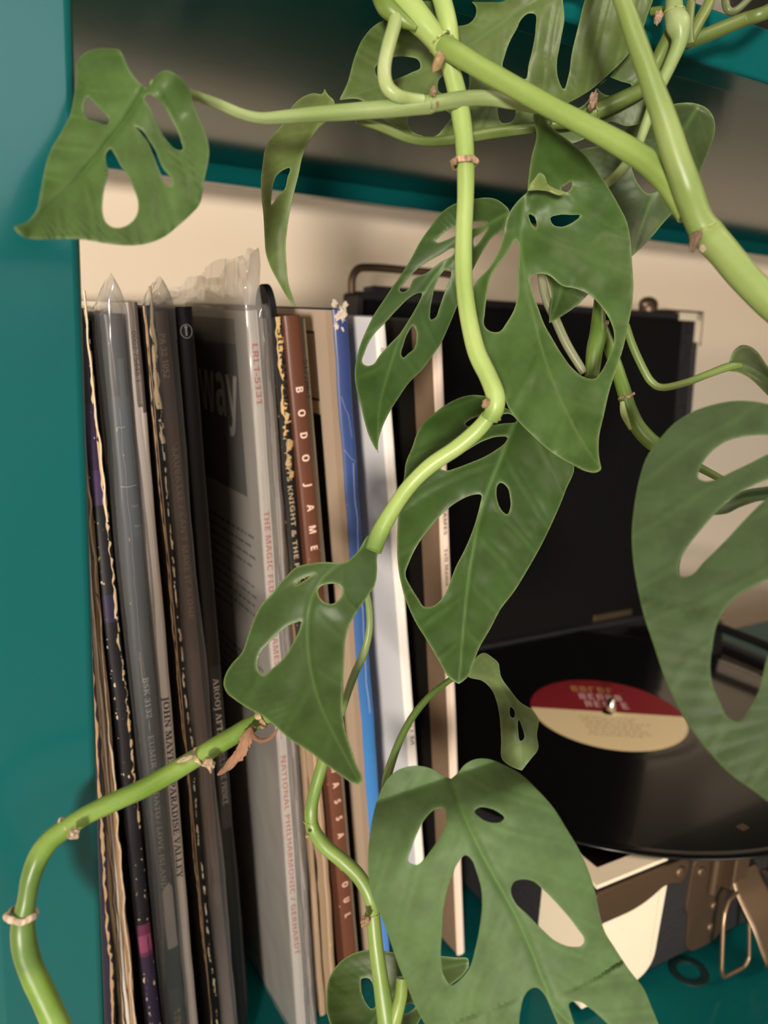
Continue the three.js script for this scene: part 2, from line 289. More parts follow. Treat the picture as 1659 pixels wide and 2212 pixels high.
{ // white spine
  const t = 0.0042, h = 0.3195;
  const s = spineTexture(t, h, (c, w, hh) => {
    c.fillStyle = '#d4cbc2'; c.fillRect(0, 0, w, hh); c.fillStyle = '#7a6f66'; c.fillRect(w * 0.32, 0, w * 0.68, 34); c.fillStyle = '#b9aea4'; c.fillRect(w * 0.72, 0, w * 0.28, hh); c.fillStyle = '#5e554f'; c.fillRect(w * 0.66, 0, w * 0.34, 36);
    c.fillStyle = '#8d8178'; c.fillRect(w * 0.28, 0, w * 0.42, 33);
    streaks(c, w, hh, 18, 30, ['#f0e9e2', '#b7aca2'], 0.5); down(c, '0002 75448 1', w * 0.5, 9, 1.9, '#4a423c', 'sans-serif', 17);
    down(c, 'JOHN MAYER    PARADISE VALLEY', w * 0.5, 141, 3.0, '#1b1a1c', 'bold serif', 78);
  });
  record({ x: 0.0946, lean: 3.85, z: -0.28, t, h, cover: M.paper, spine: spineMat(s, 0.6), label: 'white record sleeve with small black serif capitals on its spine', seed: 7, wob: 0.0002, group: LP_ROW });
}
{ const t = 0.0016, h = 0.315; record({ x: 0.1010, lean: 4.25, z: -0.292, t, h, cover: solid(0.012, 0.009, 0.008), spine: std({ color: new THREE.Color().setRGB(0.045, 0.032, 0.026), roughness: 0.7, side: THREE.DoubleSide }), label: 'dark brown record sleeve set back between the white spine and the black flaking spine', seed: 8, group: LP_ROW }); }
{ // black spine with a torn cream edge
  const t = 0.0036, h = 0.3190;
  const s = spineTexture(t, h, (c, w, hh) => {
    c.fillStyle = '#0d0b0c'; c.fillRect(0, 0, w, hh); streaks(c, w, hh, 28, 40, ['#1d181a', '#060506'], 0.7);
    wornLine(c, 0.05, 0.55, 0, hh, 8, '#d9b48c', 0.35); wornLine(c, w * 0.42, w * 0.5, 2, 34, 9, '#e6d2a8', 0.5); wornLine(c, w * 0.62, w * 0.34, 33, 46, 10, '#e8dcc0', 1.2);
    const r = rng(77); for (let i = 0; i < 150; i++) { const y = 40 + r() * 270; c.fillStyle = r() < 0.6 ? '#e9dfc8' : '#cdb389'; c.beginPath(); c.ellipse(w * (0.62 + 0.12 * noise(y * 0.05, 2, 2)) + (r() - 0.5) * 0.5, y, 0.1 + r() * 0.22, 0.4 + r() * r() * 3, 0, 0, 7); c.fill(); }
  }, 96);
  const g = record({ x: 0.1046, lean: 4.6, z: -0.28, t, h, cover: solid(0.02, 0.014, 0.012), spine: spineMat(s, 0.5), label: 'black record sleeve with a torn cream top and a cracked white line down its spine', seed: 9, wob: 0.0004, group: LP_ROW });
  tornStrip(g, { x: t * 0.1, w: 0.0005, y0: 0.005, y1: h - 0.003, seed: 14, mat: solid(0.62, 0.42, 0.26, 0.9), rough: 0.5 });
  tornStrip(g, { x: t * 0.62, w: 0.0014, y0: h - 0.034, y1: h + 0.0062, seed: 15, mat: solid(0.78, 0.64, 0.42, 0.9), rough: 0.8 });
}
{ // brown spine in plastic
  const t = 0.0046, h = 0.3175;
  const s = spineTexture(t, h, (c, w, hh) => {
    c.fillStyle = '#5d4a42'; c.fillRect(0, 0, w, hh); streaks(c, w, hh, 38, 50, ['#6d5a50', '#4c3c35', '#7b685e'], 0.5);
    c.save(); c.globalAlpha = 0.6; for (let y = 44; y < 62; y += 2.1) { c.strokeStyle = '#a0928a'; c.lineWidth = 0.25; c.beginPath(); c.moveTo(w * 0.2, y + 3); c.lineTo(w * 0.8, y); c.stroke(); } c.restore();
    down(c, 'PA 32 1052', w * 0.45, 7, 2.8, '#a28b72', 'bold sans-serif', 15); down(c, "LAURA LEE / CAN'T MAKE IT ALONE", w * 0.55, 46, 2.6, '#8d7358', 'bold sans-serif', 64);
  });
  const g = record({ x: 0.1104, lean: 5.0, z: -0.2805, t, h, cover: solid(0.05, 0.036, 0.03), spine: spineMat(s, 0.45), label: 'brown record sleeve in wrinkled clear plastic beside the cracked black spine', seed: 10, group: LP_ROW });
  plasticSleeve(g, { over: 0.010, gap: 0.0019, front: 0.0025, back: 0.05, fall: 0.4, seed: 15, crumple: 0.0009, pinch: 0.8, skew: 0.0015 });
}
{ // black spine with round emblem at the top
  const t = 0.0056, h = 0.3192;
  const s = spineTexture(t, h, (c, w, hh) => {
    c.fillStyle = '#0c0c0d'; c.fillRect(0, 0, w, hh);
    c.strokeStyle = '#c8c6c2'; c.lineWidth = 0.35; c.beginPath(); c.ellipse(w * 0.5, 8.2, 1.9, 2.3, 0, 0, 7); c.stroke(); c.fillStyle = '#c8c6c2'; c.fillRect(w * 0.42, 7.2, 0.7, 2.6); c.beginPath(); c.arc(w * 0.48, 6.8, 0.6, 0, 7); c.fill();
    c.fillStyle = '#262624'; c.fillRect(w * 0.2, 134, w * 0.75, 72); down(c, 'AROOJ AFTAB', w * 0.55, 139, 3.0, '#b4aea4', 'bold serif', 29); down(c, 'VULTURE PRINCE', w * 0.55, 170, 3.0, '#8a857c', 'serif', 25);
  });
  record({ x: 0.1170, lean: 4.6, z: -0.2845, t, h, cover: black, spine: spineMat(s, 0.4), topColor: solid(0.5, 0.46, 0.42), label: 'plain black record sleeve with a small round white emblem at the spine top', seed: 11, wob: 0.0001, group: LP_ROW });
}
{ const t = 0.003, h = 0.316; record({ x: 0.1262, lean: 4.9, z: -0.302, t, h, cover: black, spine: std({ color: new THREE.Color().setRGB(0.006, 0.006, 0.006), roughness: 0.55, side: THREE.DoubleSide }), label: 'plain black record sleeve set back in the dark gap before the silver spine', seed: 22, group: LP_ROW }); }
{ const t = 0.003, h = 0.315; record({ x: 0.1328, lean: 5.05, z: -0.322, t, h, cover: black, spine: std({ color: new THREE.Color().setRGB(0.006, 0.006, 0.006), roughness: 0.55, side: THREE.DoubleSide }), label: 'black record sleeve added to darken the gap, set deepest and touching the silver sleeve', seed: 23, group: LP_ROW }); }  // sleeve added to keep the gap before the silver spine dark
{ // silver spine with red lettering, black and grey cover seen at its left, in cloudy plastic
  const t = 0.0047, h = 0.3195;
  const s = spineTexture(t, h, (c, w, hh) => {
    c.fillStyle = '#b4b0ac'; c.fillRect(0, 0, w, hh); streaks(c, w, hh, 48, 60, ['#d6d3cf', '#8f8b87', '#c3bfba'], 0.5);
    c.fillStyle = '#7d7873'; c.fillRect(w * 0.78, 0, w * 0.22, hh); c.fillStyle = '#f0eeea'; c.fillRect(w * 0.7, 0, 0.22, hh);
    const f = 'bold sans-serif'; down(c, 'LRL1-5131', w * 0.42, 11, 2.9, '#aa4333', f, 22); down(c, 'THE MAGIC FLUTE OF', w * 0.42, 72, 2.9, '#aa4333', f, 44); down(c, 'JAMES GALWAY', w * 0.42, 121, 2.9, '#a34232', f, 34); down(c, '—', w * 0.42, 162, 2.9, '#a34232', f, 5);
    down(c, 'NATIONAL PHILHARMONIC / GERHARDT', w * 0.42, 174, 2.9, '#a04232', f, 98);
  }, 96);
  const cov = canvasTexture(2048, 2048, (c, w, hh) => {    // the left cover; its front edge is the right edge of this canvas
    const k = w / 312; c.setTransform(k, 0, 0, hh / 319.5, 0, 0);
    c.fillStyle = '#aaa7a1'; c.fillRect(0, 0, 312, 320); c.fillStyle = '#353434'; c.fillRect(0, 8, 300, 61); c.fillStyle = '#6d6b68'; c.fillRect(0, 3, 300, 9);  // black panel painted greyer, the haze of the plastic put into its colour
    c.strokeStyle = '#8d8b86'; c.lineWidth = 0.5; c.beginPath(); c.arc(268, 9.4, 3.2, 0, 7); c.stroke(); c.font = '5px sans-serif'; c.fillStyle = '#8d8b86'; c.fillText('C', 266.2, 11.2);
    c.fillStyle = '#f0ede8'; c.font = 'bold 30px sans-serif'; c.save(); c.translate(298, 40); c.scale(0.72, 1); c.textAlign = 'right'; c.fillText('Galway', 0, 0); c.restore();
    c.fillStyle = '#4a4946'; const r = rng(5); for (let row = 0; row < 16; row++) { let x = 226; const y = 84 + row * 4.2 + (row > 9 ? 14 : 0); while (x < 300 - (row % 5 === 4 ? 26 : 2)) { const l = 1.2 + r() * 5.5; c.fillRect(x, y, l, 1.1); if (r() < 0.3) c.fillRect(x + l * 0.4, y - 0.6, 0.5, 1.7); x += l + 1.2; } }
  });
  const g = record({ x: 0.1423, lean: 5.2, z: -0.276, t, h, cover: solid(0.3, 0.29, 0.28), left: cov, spine: spineMat(s, 0.35), label: 'silver record sleeve with red capitals in tall cloudy plastic, tallest in the row', seed: 12, wob: 0.0002, group: LP_ROW });
  plasticSleeve(g, { over: 0.0185, gap: 0.0009, front: 0.0016, back: 0.13, fall: 0.135, seed: 25, crumple: 0.0015, pinch: 0.35, mat: M.filmHazy });
  const g2 = record({ x: 0.1478, lean: 5.35, z: -0.2775, t: 0.0036, h: 0.317, cover: solid(0.34, 0.3, 0.27), spine: spineMat(spineTexture(0.0036, 0.317, (c, w, hh) => { c.fillStyle = '#8d857d'; c.fillRect(0, 0, w, hh); streaks(c, w, hh, 58, 90, ['#c9c3bc', '#6a625b', '#57504a', '#e4dfd8'], 0.6); }), 0.5), label: 'grey record sleeve in wrinkled plastic right behind the silver spine with red capitals', seed: 13, wob: 0.0005, group: LP_ROW });
  plasticSleeve(g2, { over: 0.004, gap: 0.0007, front: 0.0012, seed: 35, crumple: 0.0008, pinch: 0.5 });
}
{ const t = 0.0030, h = 0.3125; record({ x: 0.1572, lean: 6.0, z: -0.284, t, h, cover: M.card, spine: spineMat(spineTexture(t, h, (c, w, hh) => { c.fillStyle = '#9a8369'; c.fillRect(0, 0, w, hh); streaks(c, w, hh, 68, 50, ['#b59c80', '#7b664e', '#c8b297'], 0.5); }), 0.8), label: 'plain tan record sleeve between the grey plastic wrapped one and the gold lettered black spine', seed: 14, wob: 0.0003, group: LP_ROW }); }
{ // black spine, gold worn lettering
  const t = 0.0056, h = 0.3182;
  const s = spineTexture(t, h, (c, w, hh) => {
    c.fillStyle = '#0f0e0d'; c.fillRect(0, 0, w, hh); c.fillStyle = '#9b8468'; c.fillRect(0, 150, w, hh); streaks(c, w, hh - 150, 71, 1, ['#9b8468'], 0.1);
    wornLine(c, w * 0.35, w * 0.55, 0, 38, 12, '#d3b57c', 0.4); wornLine(c, w * 0.5, w * 0.4, 38, 60, 13, '#c9a56c', 1.4); flakes(c, w, hh, 41, 60, '#c9a56c', 0.2, 0.6);
    down(c, 'SILK N SOUL', w * 0.62, 4, 2.9, '#3c2f22', 'bold sans-serif', 32); c.fillStyle = '#0f0e0d'; c.fillRect(0, 44, w * 0.98, 0.1);
    down(c, 'GLADYS KNIGHT & THE PIPS/SILK N SOUL', w * 0.55, 45, 2.7, '#a8977a', 'bold sans-serif', 86);
    c.fillStyle = '#8c765c'; c.fillRect(0, 150, w * 0.5, hh); c.fillStyle = '#b9a186'; c.fillRect(w * 0.5, 150, w * 0.12, hh);
  }, 96);
  const g = record({ x: 0.1612, lean: 6.6, z: -0.283, t, h, cover: black, spine: spineMat(s, 0.6), label: 'black record sleeve with worn gold lettering beside the brown spine', seed: 15, wob: 0.0005, group: LP_ROW });
  const inner = new THREE.Shape(); inner.moveTo(0.002, 0.01); inner.lineTo(0.28, 0.01); inner.lineTo(0.28, h - 0.004); inner.lineTo(0.016, h - 0.002); inner.quadraticCurveTo(0.0135, h + 0.0105, 0.008, h + 0.0112); inner.quadraticCurveTo(0.003, h + 0.011, 0.002, h + 0.002); inner.closePath();
  mesh('inner_sleeve', new THREE.ExtrudeGeometry(inner, { depth: 0.0022, bevelEnabled: true, bevelSize: 0.0004, bevelThickness: 0.0004, bevelSegments: 2, curveSegments: 10 }).rotateY(Math.PI / 2).translate(0.0015, 0, 0), black, g, 'black inner sleeve poking out of the top');
}
{ // brown spine, white spaced capitals
  const t = 0.0062, h = 0.3196;
  const s = spineTexture(t, h, (c, w, hh) => {
    c.fillStyle = '#633c2b'; c.fillRect(0, 0, w, hh); streaks(c, w, hh, 81, 30, ['#71483a', '#553124'], 0.35); flakes(c, w, hh, 82, 12, '#cdb8a4', 0.06, 0.4);
    let y = 25.5; for (const ch of 'BODO') { down(c, ch, w * 0.52, y, 4.0, '#f2d5c6', 'bold sans-serif'); y += 8.6; } y += 3; for (const ch of 'JAMES') { down(c, ch, w * 0.52, y, 4.0, '#f2cfbe', 'bold sans-serif'); y += 8.3; }
    y = 187; for (const ch of 'MASSA SOUL') { down(c, ch, w * 0.52, y, 4.0, '#e3bba6', 'bold sans-serif'); y += 8.6; }
  }, 96);
  record({ x: 0.1706, lean: 7.45, z: -0.28, t, h, cover: solid(0.12, 0.045, 0.025, 0.45), spine: spineMat(s, 0.42), topColor: solid(0.2, 0.09, 0.06), label: 'chestnut brown record sleeve with spaced white capitals down the spine', seed: 16, wob: 0.0001, group: LP_ROW });
}
{ const t = 0.0031, h = 0.3185; record({ x: 0.1784, lean: 7.2, z: -0.288, t, h, cover: solid(0.42, 0.36, 0.27), spine: spineMat(spineTexture(t, h, (c, w, hh) => { c.fillStyle = '#a5977f'; c.fillRect(0, 0, w, hh); streaks(c, w, hh, 91, 30, ['#b8aa92', '#8f8169'], 0.4); down(c, '517786-1', w * 0.5, 15, 2.6, '#4b4336', 'sans-serif', 15); }), 0.6), label: 'khaki record sleeve with a small printed number right of the brown spine', seed: 17, wob: 0.0001, group: LP_ROW }); }
{ // blue spine, tan cover
  const t = 0.0061, h = 0.3225;
  const s = spineTexture(t, h, (c, w, hh) => {
    const gr = c.createLinearGradient(0, 0, 0, hh); gr.addColorStop(0, '#35447a'); gr.addColorStop(0.35, '#2f5288'); gr.addColorStop(0.6, '#3476b4'); gr.addColorStop(1, '#5c88d4'); c.fillStyle = gr; c.fillRect(0, 0, w, hh);
    streaks(c, w, hh, 95, 24, ['#4d68a4', '#2c4a80'], 0.4);
    c.strokeStyle = '#a9a9c4'; c.lineWidth = 0.14; const crack = (p) => { c.beginPath(); p.forEach(([x, y]) => c.lineTo(x * w, y)); c.stroke(); };
    crack([[0.2, 33], [0.4, 38], [0.62, 41], [0.7, 50]]); crack([[0.1, 54], [0.5, 58], [0.95, 60]]); crack([[0.2, 112], [0.6, 111], [0.9, 112]]);
    c.lineWidth = 0.3; c.beginPath(); for (let y = 60; y < 175; y += 2.5) c.lineTo(w * (0.62 + 0.06 * noise(y * 0.12, 3, 3)), y); c.stroke(); flakes(c, w, hh, 97, 18, '#c7c6cf', 0.2, 0.3);
  }, 96);
  const cov = canvasTexture(1024, 1024, (c, w, hh) => {
    c.setTransform(w / 312, 0, 0, hh / 322.5, 0, 0); c.fillStyle = '#c9b49d'; c.fillRect(0, 0, 312, 323); c.fillStyle = '#bda68e'; c.fillRect(306, 0, 6, 323);
    c.strokeStyle = '#2a241e'; c.lineWidth = 0.9; c.strokeRect(270, 9, 25, 27); c.fillStyle = '#12100e'; c.fillRect(262, 42, 33.5, 300);
  });
  const g = record({ x: 0.1907, lean: 7.0, z: -0.285, t, h, cover: solid(0.05, 0.09, 0.2), left: cov, spine: spineMat(s, 0.4, 0.2), topColor: solid(0.035, 0.05, 0.09, 0.7), label: 'bright blue record sleeve with a crumpled white torn top corner and tan cover', seed: 18, wob: 0.00025, group: LP_ROW });
  const r = rng(3), lumps = [];
  for (let i = 0; i < 12; i++) { const b = new THREE.IcosahedronGeometry(0.0006 + r() * 0.0010, 3); const p = b.attributes.position; for (let k = 0; k < p.count; k++) { const n = 1 + 0.9 * noise(p.getX(k) * 2600, p.getY(k) * 2600, p.getZ(k) * 2600 + i); p.setXYZ(k, p.getX(k) * n, p.getY(k) * n * 1.3, p.getZ(k) * n); } b.computeVertexNormals(); lumps.push(b.translate(t * (0.15 + 0.75 * r()), h + 0.0015 - i * 0.0009 + r() * 0.002, -0.0015 + r() * 0.002)); }
  mesh('torn_corner', merge(lumps), solid(0.66, 0.58, 0.48, 0.9), g, 'crumpled torn paper corner');
}
{ // white sleeve
  const t = 0.0047, h = 0.3215;
  const s = spineTexture(t, h, (c, w, hh) => { c.fillStyle = '#e6e2dc'; c.fillRect(0, 0, w, hh); c.fillStyle = '#f4efe6'; c.fillRect(w * 0.45, 0, w * 0.55, hh); down(c, '8869 7', w * 0.5, 12, 2.3, '#6d6961', 'sans-serif', 11); down(c, 'R U M', w * 0.55, 178, 2.6, '#2f2d2c', 'sans-serif', 16); down(c, 'D A', w * 0.55, 207, 2.6, '#2f2d2c', 'sans-serif', 9); });
  record({ x: 0.2176, lean: 8.35, z: -0.287, t, h, cover: solid(0.86, 0.86, 0.87, 0.5), spine: spineMat(s, 0.5), label: 'clean white record sleeve whose smooth cover shows beside the blue spine', seed: 19, wob: 0.0001, group: LP_ROW });
}
{ const t = 0.0022, h = 0.3180; record({ x: 0.2262, lean: 8.1, z: -0.305, t, h, cover: solid(0.012, 0.012, 0.013, 0.5), spine: std({ color: new THREE.Color().setRGB(0.012, 0.012, 0.013), roughness: 0.5, side: THREE.DoubleSide }), label: 'black record sleeve set back between the white sleeve and the last cream spine', seed: 20, group: LP_ROW }); }
{ // last one, cream spine
  const t = 0.0046, h = 0.3205;
  const s = spineTexture(t, h, (c, w, hh) => { c.fillStyle = '#d9c6b2'; c.fillRect(0, 0, w, hh); c.fillStyle = '#e8d8c8'; c.fillRect(w * 0.35, 0, w * 0.65, hh); down(c, 'ETTA JAMES', w * 0.5, 70, 2.2, '#5a4c40', 'bold sans-serif', 22); down(c, 'Tell Mama', w * 0.5, 98, 2.4, '#5a4c40', 'bold serif', 18); });
  const cov = canvasTexture(1024, 256, (c, w, hh) => { c.setTransform(w / 312, 0, 0, 1, 0, 0); c.fillStyle = '#1a1713'; c.fillRect(0, 0, 312, hh); c.fillStyle = '#86715b'; c.fillRect(297, 0, 15, hh); });  // tan where light reaches beside the spine, shade painted dark deeper in
  record({ x: 0.2365, lean: 7.2, z: -0.284, t, h, cover: solid(0.09, 0.07, 0.055), left: cov, spine: spineMat(s, 0.55), label: 'record sleeve with a cream spine, last of the row beside the record player', seed: 21, wob: 0.0001, group: LP_ROW });
}

// ------------------------------------------------------------------ suitcase record player
{
  const W = 0.326, D = 0.25, H = 0.070;
  const player = thing('record_player', 'open black suitcase record player with cream corners and bronze latches', 'record player', V(0.267, -0.318, -0.226));
  player.rotation.y = rad(-1.2);
  const base = mesh('case_base', merge([boxAt(0, W, 0.004, 0.060, -D, 0, 0.004, 3), boxAt(0, W, 0.056, H, -0.007, 0, 0.002), boxAt(0, W, 0.056, H, -D, -D + 0.007, 0.002), boxAt(0, 0.007, 0.056, H, -D, 0, 0.002), boxAt(W - 0.007, W, 0.056, H, -D, 0, 0.002)]), M.leather, player);
  for (const [x, z] of [[0.03, -0.03], [W - 0.03, -0.03], [0.03, -D + 0.03], [W - 0.03, -D + 0.03]]) mesh('foot', new THREE.CylinderGeometry(0.008, 0.009, 0.0045, 24).translate(x, 0.00225, z), M.blackPlastic, player);
  mesh('deck', boxAt(0.0065, W - 0.0065, 0.059, 0.0615, -D + 0.0065, -0.0065, 0.0005), M.deck, player);
  const panel = mesh('control_panel', boxAt(0.258, 0.316, 0.061, 0.0632, -0.235, -0.018, 0.0008), M.deck, player);
  mesh('frame', merge([boxAt(0.256, 0.2595, 0.061, 0.0655, -0.237, -0.016, 0.0008), boxAt(0.314, 0.3175, 0.061, 0.0655, -0.237, -0.016, 0.0008), boxAt(0.256, 0.3175, 0.061, 0.0655, -0.0195, -0.016, 0.0008), boxAt(0.256, 0.3175, 0.061, 0.0655, -0.237, -0.2335, 0.0008), boxAt(0.258, 0.316, 0.061, 0.0655, -0.135, -0.131, 0.0008)]), M.blackPlastic, panel);
  for (const z of [-0.045, -0.085]) mesh('knob', new THREE.CylinderGeometry(0.008, 0.009, 0.009, 32).translate(0.287, 0.0675, z), M.blackPlastic, panel);
  // platter and spindle
  mesh('platter', new THREE.LatheGeometry([[0, 0.061], [0.108, 0.061], [0.112, 0.063], [0.112, 0.0708], [0.110, 0.0723], [0, 0.0723]].map(([x, y]) => new THREE.Vector2(x, y)), 96).translate(0.130, 0, -0.121), M.blackPlastic, player);
  mesh('spindle', new THREE.LatheGeometry([[0, 0.0712], [0.0036, 0.0712], [0.0036, 0.0780], [0.0030, 0.0815], [0.0014, 0.0835], [0, 0.0837]].map(([x, y]) => new THREE.Vector2(x, y)), 32).translate(0.130, 0, -0.121), M.steel, player, 'pale spindle through the record');
  // tonearm
  const arm = mesh('tonearm', new THREE.TubeGeometry(new THREE.CatmullRomCurve3([[0.288, 0.094, -0.196], [0.288, 0.094, -0.17], [0.291, 0.093, -0.12], [0.289, 0.090, -0.07], [0.282, 0.087, -0.045]].map((p) => new THREE.Vector3(...p))), 48, 0.0035, 12), M.blackPlastic, player);
  mesh('pivot', merge([new THREE.CylinderGeometry(0.014, 0.017, 0.034, 32).translate(0.288, 0.078, -0.178), new THREE.CylinderGeometry(0.009, 0.009, 0.016, 24).rotateX(Math.PI / 2).translate(0.288, 0.095, -0.205)]), M.blackPlastic, arm);
  mesh('headshell', boxAt(0.273, 0.287, 0.082, 0.088, -0.05, -0.028, 0.0015), M.blackPlastic, arm);
  mesh('arm_rest', boxAt(0.286, 0.294, 0.0615, 0.089, -0.088, -0.082, 0.001), M.blackPlastic, player);
  // lid
  const lid = mesh('lid', merge([boxAt(0, W, 0, 0.263, -0.005, 0, 0.002), boxAt(0, W, 0.258, 0.263, -0.005, 0.016, 0.002), boxAt(0, 0.005, 0, 0.263, -0.005, 0.016, 0.002), boxAt(W - 0.005, W, 0, 0.263, -0.005, 0.016, 0.002), boxAt(0, W, 0, 0.005, -0.005, 0.010, 0.002)]), M.leather, player);
  lid.position.set(0, 0.0705, -D - 0.002); lid.rotation.x = rad(-3.5);
  mesh('lining', boxAt(0.005, W - 0.005, 0.005, 0.258, 0, 0.0015), M.lidLining, lid);
  mesh('corner_patch', merge([boxAt(W - 0.026, W + 0.0008, 0.2625, 0.2636, 0.002, 0.0165, 0.0004), boxAt(W - 0.0002, W + 0.0008, 0.235, 0.2636, 0.002, 0.0165, 0.0004), boxAt(W - 0.026, W + 0.0008, 0.2570, 0.2636, 0.0154, 0.0170, 0.0004), boxAt(W - 0.006, W + 0.0008, 0.240, 0.2636, 0.0154, 0.0170, 0.0004)]), M.cream, lid, 'cream corner patch');
  mesh('corner_bracket', merge([boxAt(W - 0.045, W + 0.0016, 0.2634, 0.2652, 0.003, 0.0175, 0.0006), boxAt(W + 0.0006, W + 0.0020, 0.237, 0.2652, 0.003, 0.0175, 0.0006)]), M.bronze, lid);
  mesh('handle', new THREE.TubeGeometry(new THREE.CatmullRomCurve3([[0.0, 0.262, 0.008], [0.0005, 0.272, 0.008], [0.0045, 0.2775, 0.008], [0.014, 0.279, 0.008], [0.045, 0.2792, 0.008], [0.076, 0.279, 0.008], [0.0855, 0.2775, 0.008], [0.0895, 0.272, 0.008], [0.09, 0.262, 0.008]].map((p) => new THREE.Vector3(...p))), 90, 0.0026, 14), M.bronze, lid, 'bronze bail handle');
  mesh('handle_plate', boxAt(0.012, 0.078, 0.2625, 0.2672, 0.001, 0.0155, 0.0012), M.leather, lid);
  mesh('latch_stud', merge([new THREE.SphereGeometry(0.0062, 24, 16).scale(1.5, 1, 1).translate(0.272, 0.2685, 0.008), new THREE.CylinderGeometry(0.0075, 0.0075, 0.003, 28).translate(0.272, 0.2645, 0.008)]), M.bronze, lid);
  for (const x of [0.07, 0.24]) mesh('hinge', merge([boxAt(x, x + 0.045, -0.002, 0.010, 0.0016, 0.0026, 0.0003), new THREE.CylinderGeometry(0.0022, 0.0022, 0.045, 14).rotateZ(Math.PI / 2).translate(x + 0.0225, -0.001, 0.003)]), M.brass, lid);
  // cream corner patch at the front left, wrapping the edge
  const patch = new THREE.Shape(); patch.moveTo(-0.0006, 0.0045); patch.lineTo(0.030, 0.0045); patch.quadraticCurveTo(0.0445, 0.0055, 0.0462, 0.017); patch.lineTo(0.0480, 0.0565); patch.lineTo(0.0440, 0.0600); patch.lineTo(-0.0006, 0.0600); patch.closePath();
  const side = new THREE.Shape(); side.moveTo(0, 0.0045); side.lineTo(-0.026, 0.0045); side.quadraticCurveTo(-0.032, 0.006, -0.033, 0.017); side.lineTo(-0.033, 0.06); side.lineTo(0, 0.06); side.closePath();
  const ex = { depth: 0.0008, bevelEnabled: true, bevelSize: 0.0003, bevelThickness: 0.0003, bevelSegments: 2, curveSegments: 12 };
  const cp = mesh('corner_patch', merge([new THREE.ExtrudeGeometry(patch, ex).translate(0, 0, 0), new THREE.ExtrudeGeometry(side, ex).rotateY(-Math.PI / 2).scale(1, 1, -1).scale(-1, 1, 1).scale(-1, 1, -1)]), M.cream, player, 'cream leather corner patch with stitching');
  const st = []; for (let y = 0.016; y < 0.056; y += 0.0026) st.push(boxAt(0.0425, 0.0430, y, y + 0.0015, 0.0008, 0.00135)); const sm = mesh('stitching', merge(st), std({ color: new THREE.Color().setRGB(0.6, 0.52, 0.38), roughness: 0.8 }), cp); sm.userData.kind = 'stuff';
  mesh('rim_patch', (() => { const q = new THREE.Shape(); q.moveTo(-0.0006, -0.0008); q.lineTo(0.0455, -0.0008); q.lineTo(0.0465, 0.0085); q.lineTo(0.0085, 0.0085); q.lineTo(0.0085, 0.024); q.lineTo(-0.0006, 0.024); q.closePath(); return new THREE.ExtrudeGeometry(q, { ...ex, depth: 0.0014 }).rotateX(-Math.PI / 2).translate(0, 0.0696, 0); })(), M.cream, player, 'cream strip on the rim');
  const br = new THREE.Shape(); br.moveTo(-0.001, 0.0675); br.lineTo(0.054, 0.0675); br.quadraticCurveTo(0.060, 0.0672, 0.0602, 0.0625); br.quadraticCurveTo(0.0595, 0.0545, 0.0545, 0.0552); br.quadraticCurveTo(0.046, 0.0588, 0.040, 0.0555); br.quadraticCurveTo(0.030, 0.0508, 0.018, 0.0508); br.lineTo(-0.001, 0.0508); br.closePath();
  const bracket = mesh('corner_bracket', merge([new THREE.ExtrudeGeometry(br, { ...ex, depth: 0.0014, bevelSize: 0.0005, bevelThickness: 0.0005 }).translate(0, 0, 0.0008), boxAt(-0.0026, -0.0006, 0.0508, 0.0675, -0.04, 0.0026, 0.0007)]), M.bronze, player, 'bronze corner bracket');
  mesh('screw', new THREE.SphereGeometry(0.0034, 24, 12).scale(1, 1, 0.5).translate(0.0545, 0.0612, 0.0028), M.bronze, bracket);
  // draw latch on the front
  const plate = new THREE.Shape(); plate.moveTo(0.066, 0.0600); plate.quadraticCurveTo(0.0685, 0.0655, 0.075, 0.0658); plate.lineTo(0.096, 0.0658); plate.lineTo(0.096, 0.012); plate.quadraticCurveTo(0.094, 0.007, 0.088, 0.007); plate.lineTo(0.077, 0.007); plate.quadraticCurveTo(0.0705, 0.0085, 0.070, 0.016); plate.lineTo(0.0685, 0.031); plate.quadraticCurveTo(0.0652, 0.034, 0.0652, 0.039); plate.closePath();
  const latch = mesh('latch', new THREE.ExtrudeGeometry(plate, { ...ex, depth: 0.0012, bevelSize: 0.0006, bevelThickness: 0.0006 }), M.bronze, player, 'bronze draw latch');
  mesh('rivet', merge([[0.072, 0.055], [0.087, 0.030], [0.087, 0.017]].map(([x, y]) => new THREE.SphereGeometry(0.0030, 20, 12).scale(1, 1, 0.5).translate(x, y, 0.0020))), M.bronze, latch);
  mesh('hinge_barrel', merge([new THREE.CylinderGeometry(0.0024, 0.0024, 0.024, 20).translate(0.081, 0.053, 0.0032), boxAt(0.090, 0.1015, 0.040, 0.064, 0.001, 0.0085, 0.0012), boxAt(0.094, 0.101, 0.062, 0.074, 0.001, 0.0065, 0.0012)]), M.bronze, latch);
  { // lever: a curved strap reaching out and down
    const prof = [[0.006, 0.050], [0.010, 0.042], [0.015, 0.036], [0.021, 0.029], [0.026, 0.020], [0.029, 0.013], [0.028, 0.0095]], pos = [], idx = [];
    const c = new THREE.CatmullRomCurve3(prof.map(([z, y]) => new THREE.Vector3(0, y, z))), n = 30;
    for (let i = 0; i <= n; i++) { const p = c.getPoint(i / n), tg = c.getTangent(i / n), nz = -tg.y, ny = tg.z, w = 0.0098 + 0.002 * Math.sin(i / n * Math.PI), off = 0.006 * i / n; for (const [sx, k] of [[-1, 0.7], [-0.8, 1], [0.8, 1], [1, 0.7], [1, -0.7], [0.8, -1], [-0.8, -1], [-1, -0.7]]) pos.push(0.1005 + off + sx * w, p.y + ny * k * 0.0009, p.z + nz * k * 0.0009); }
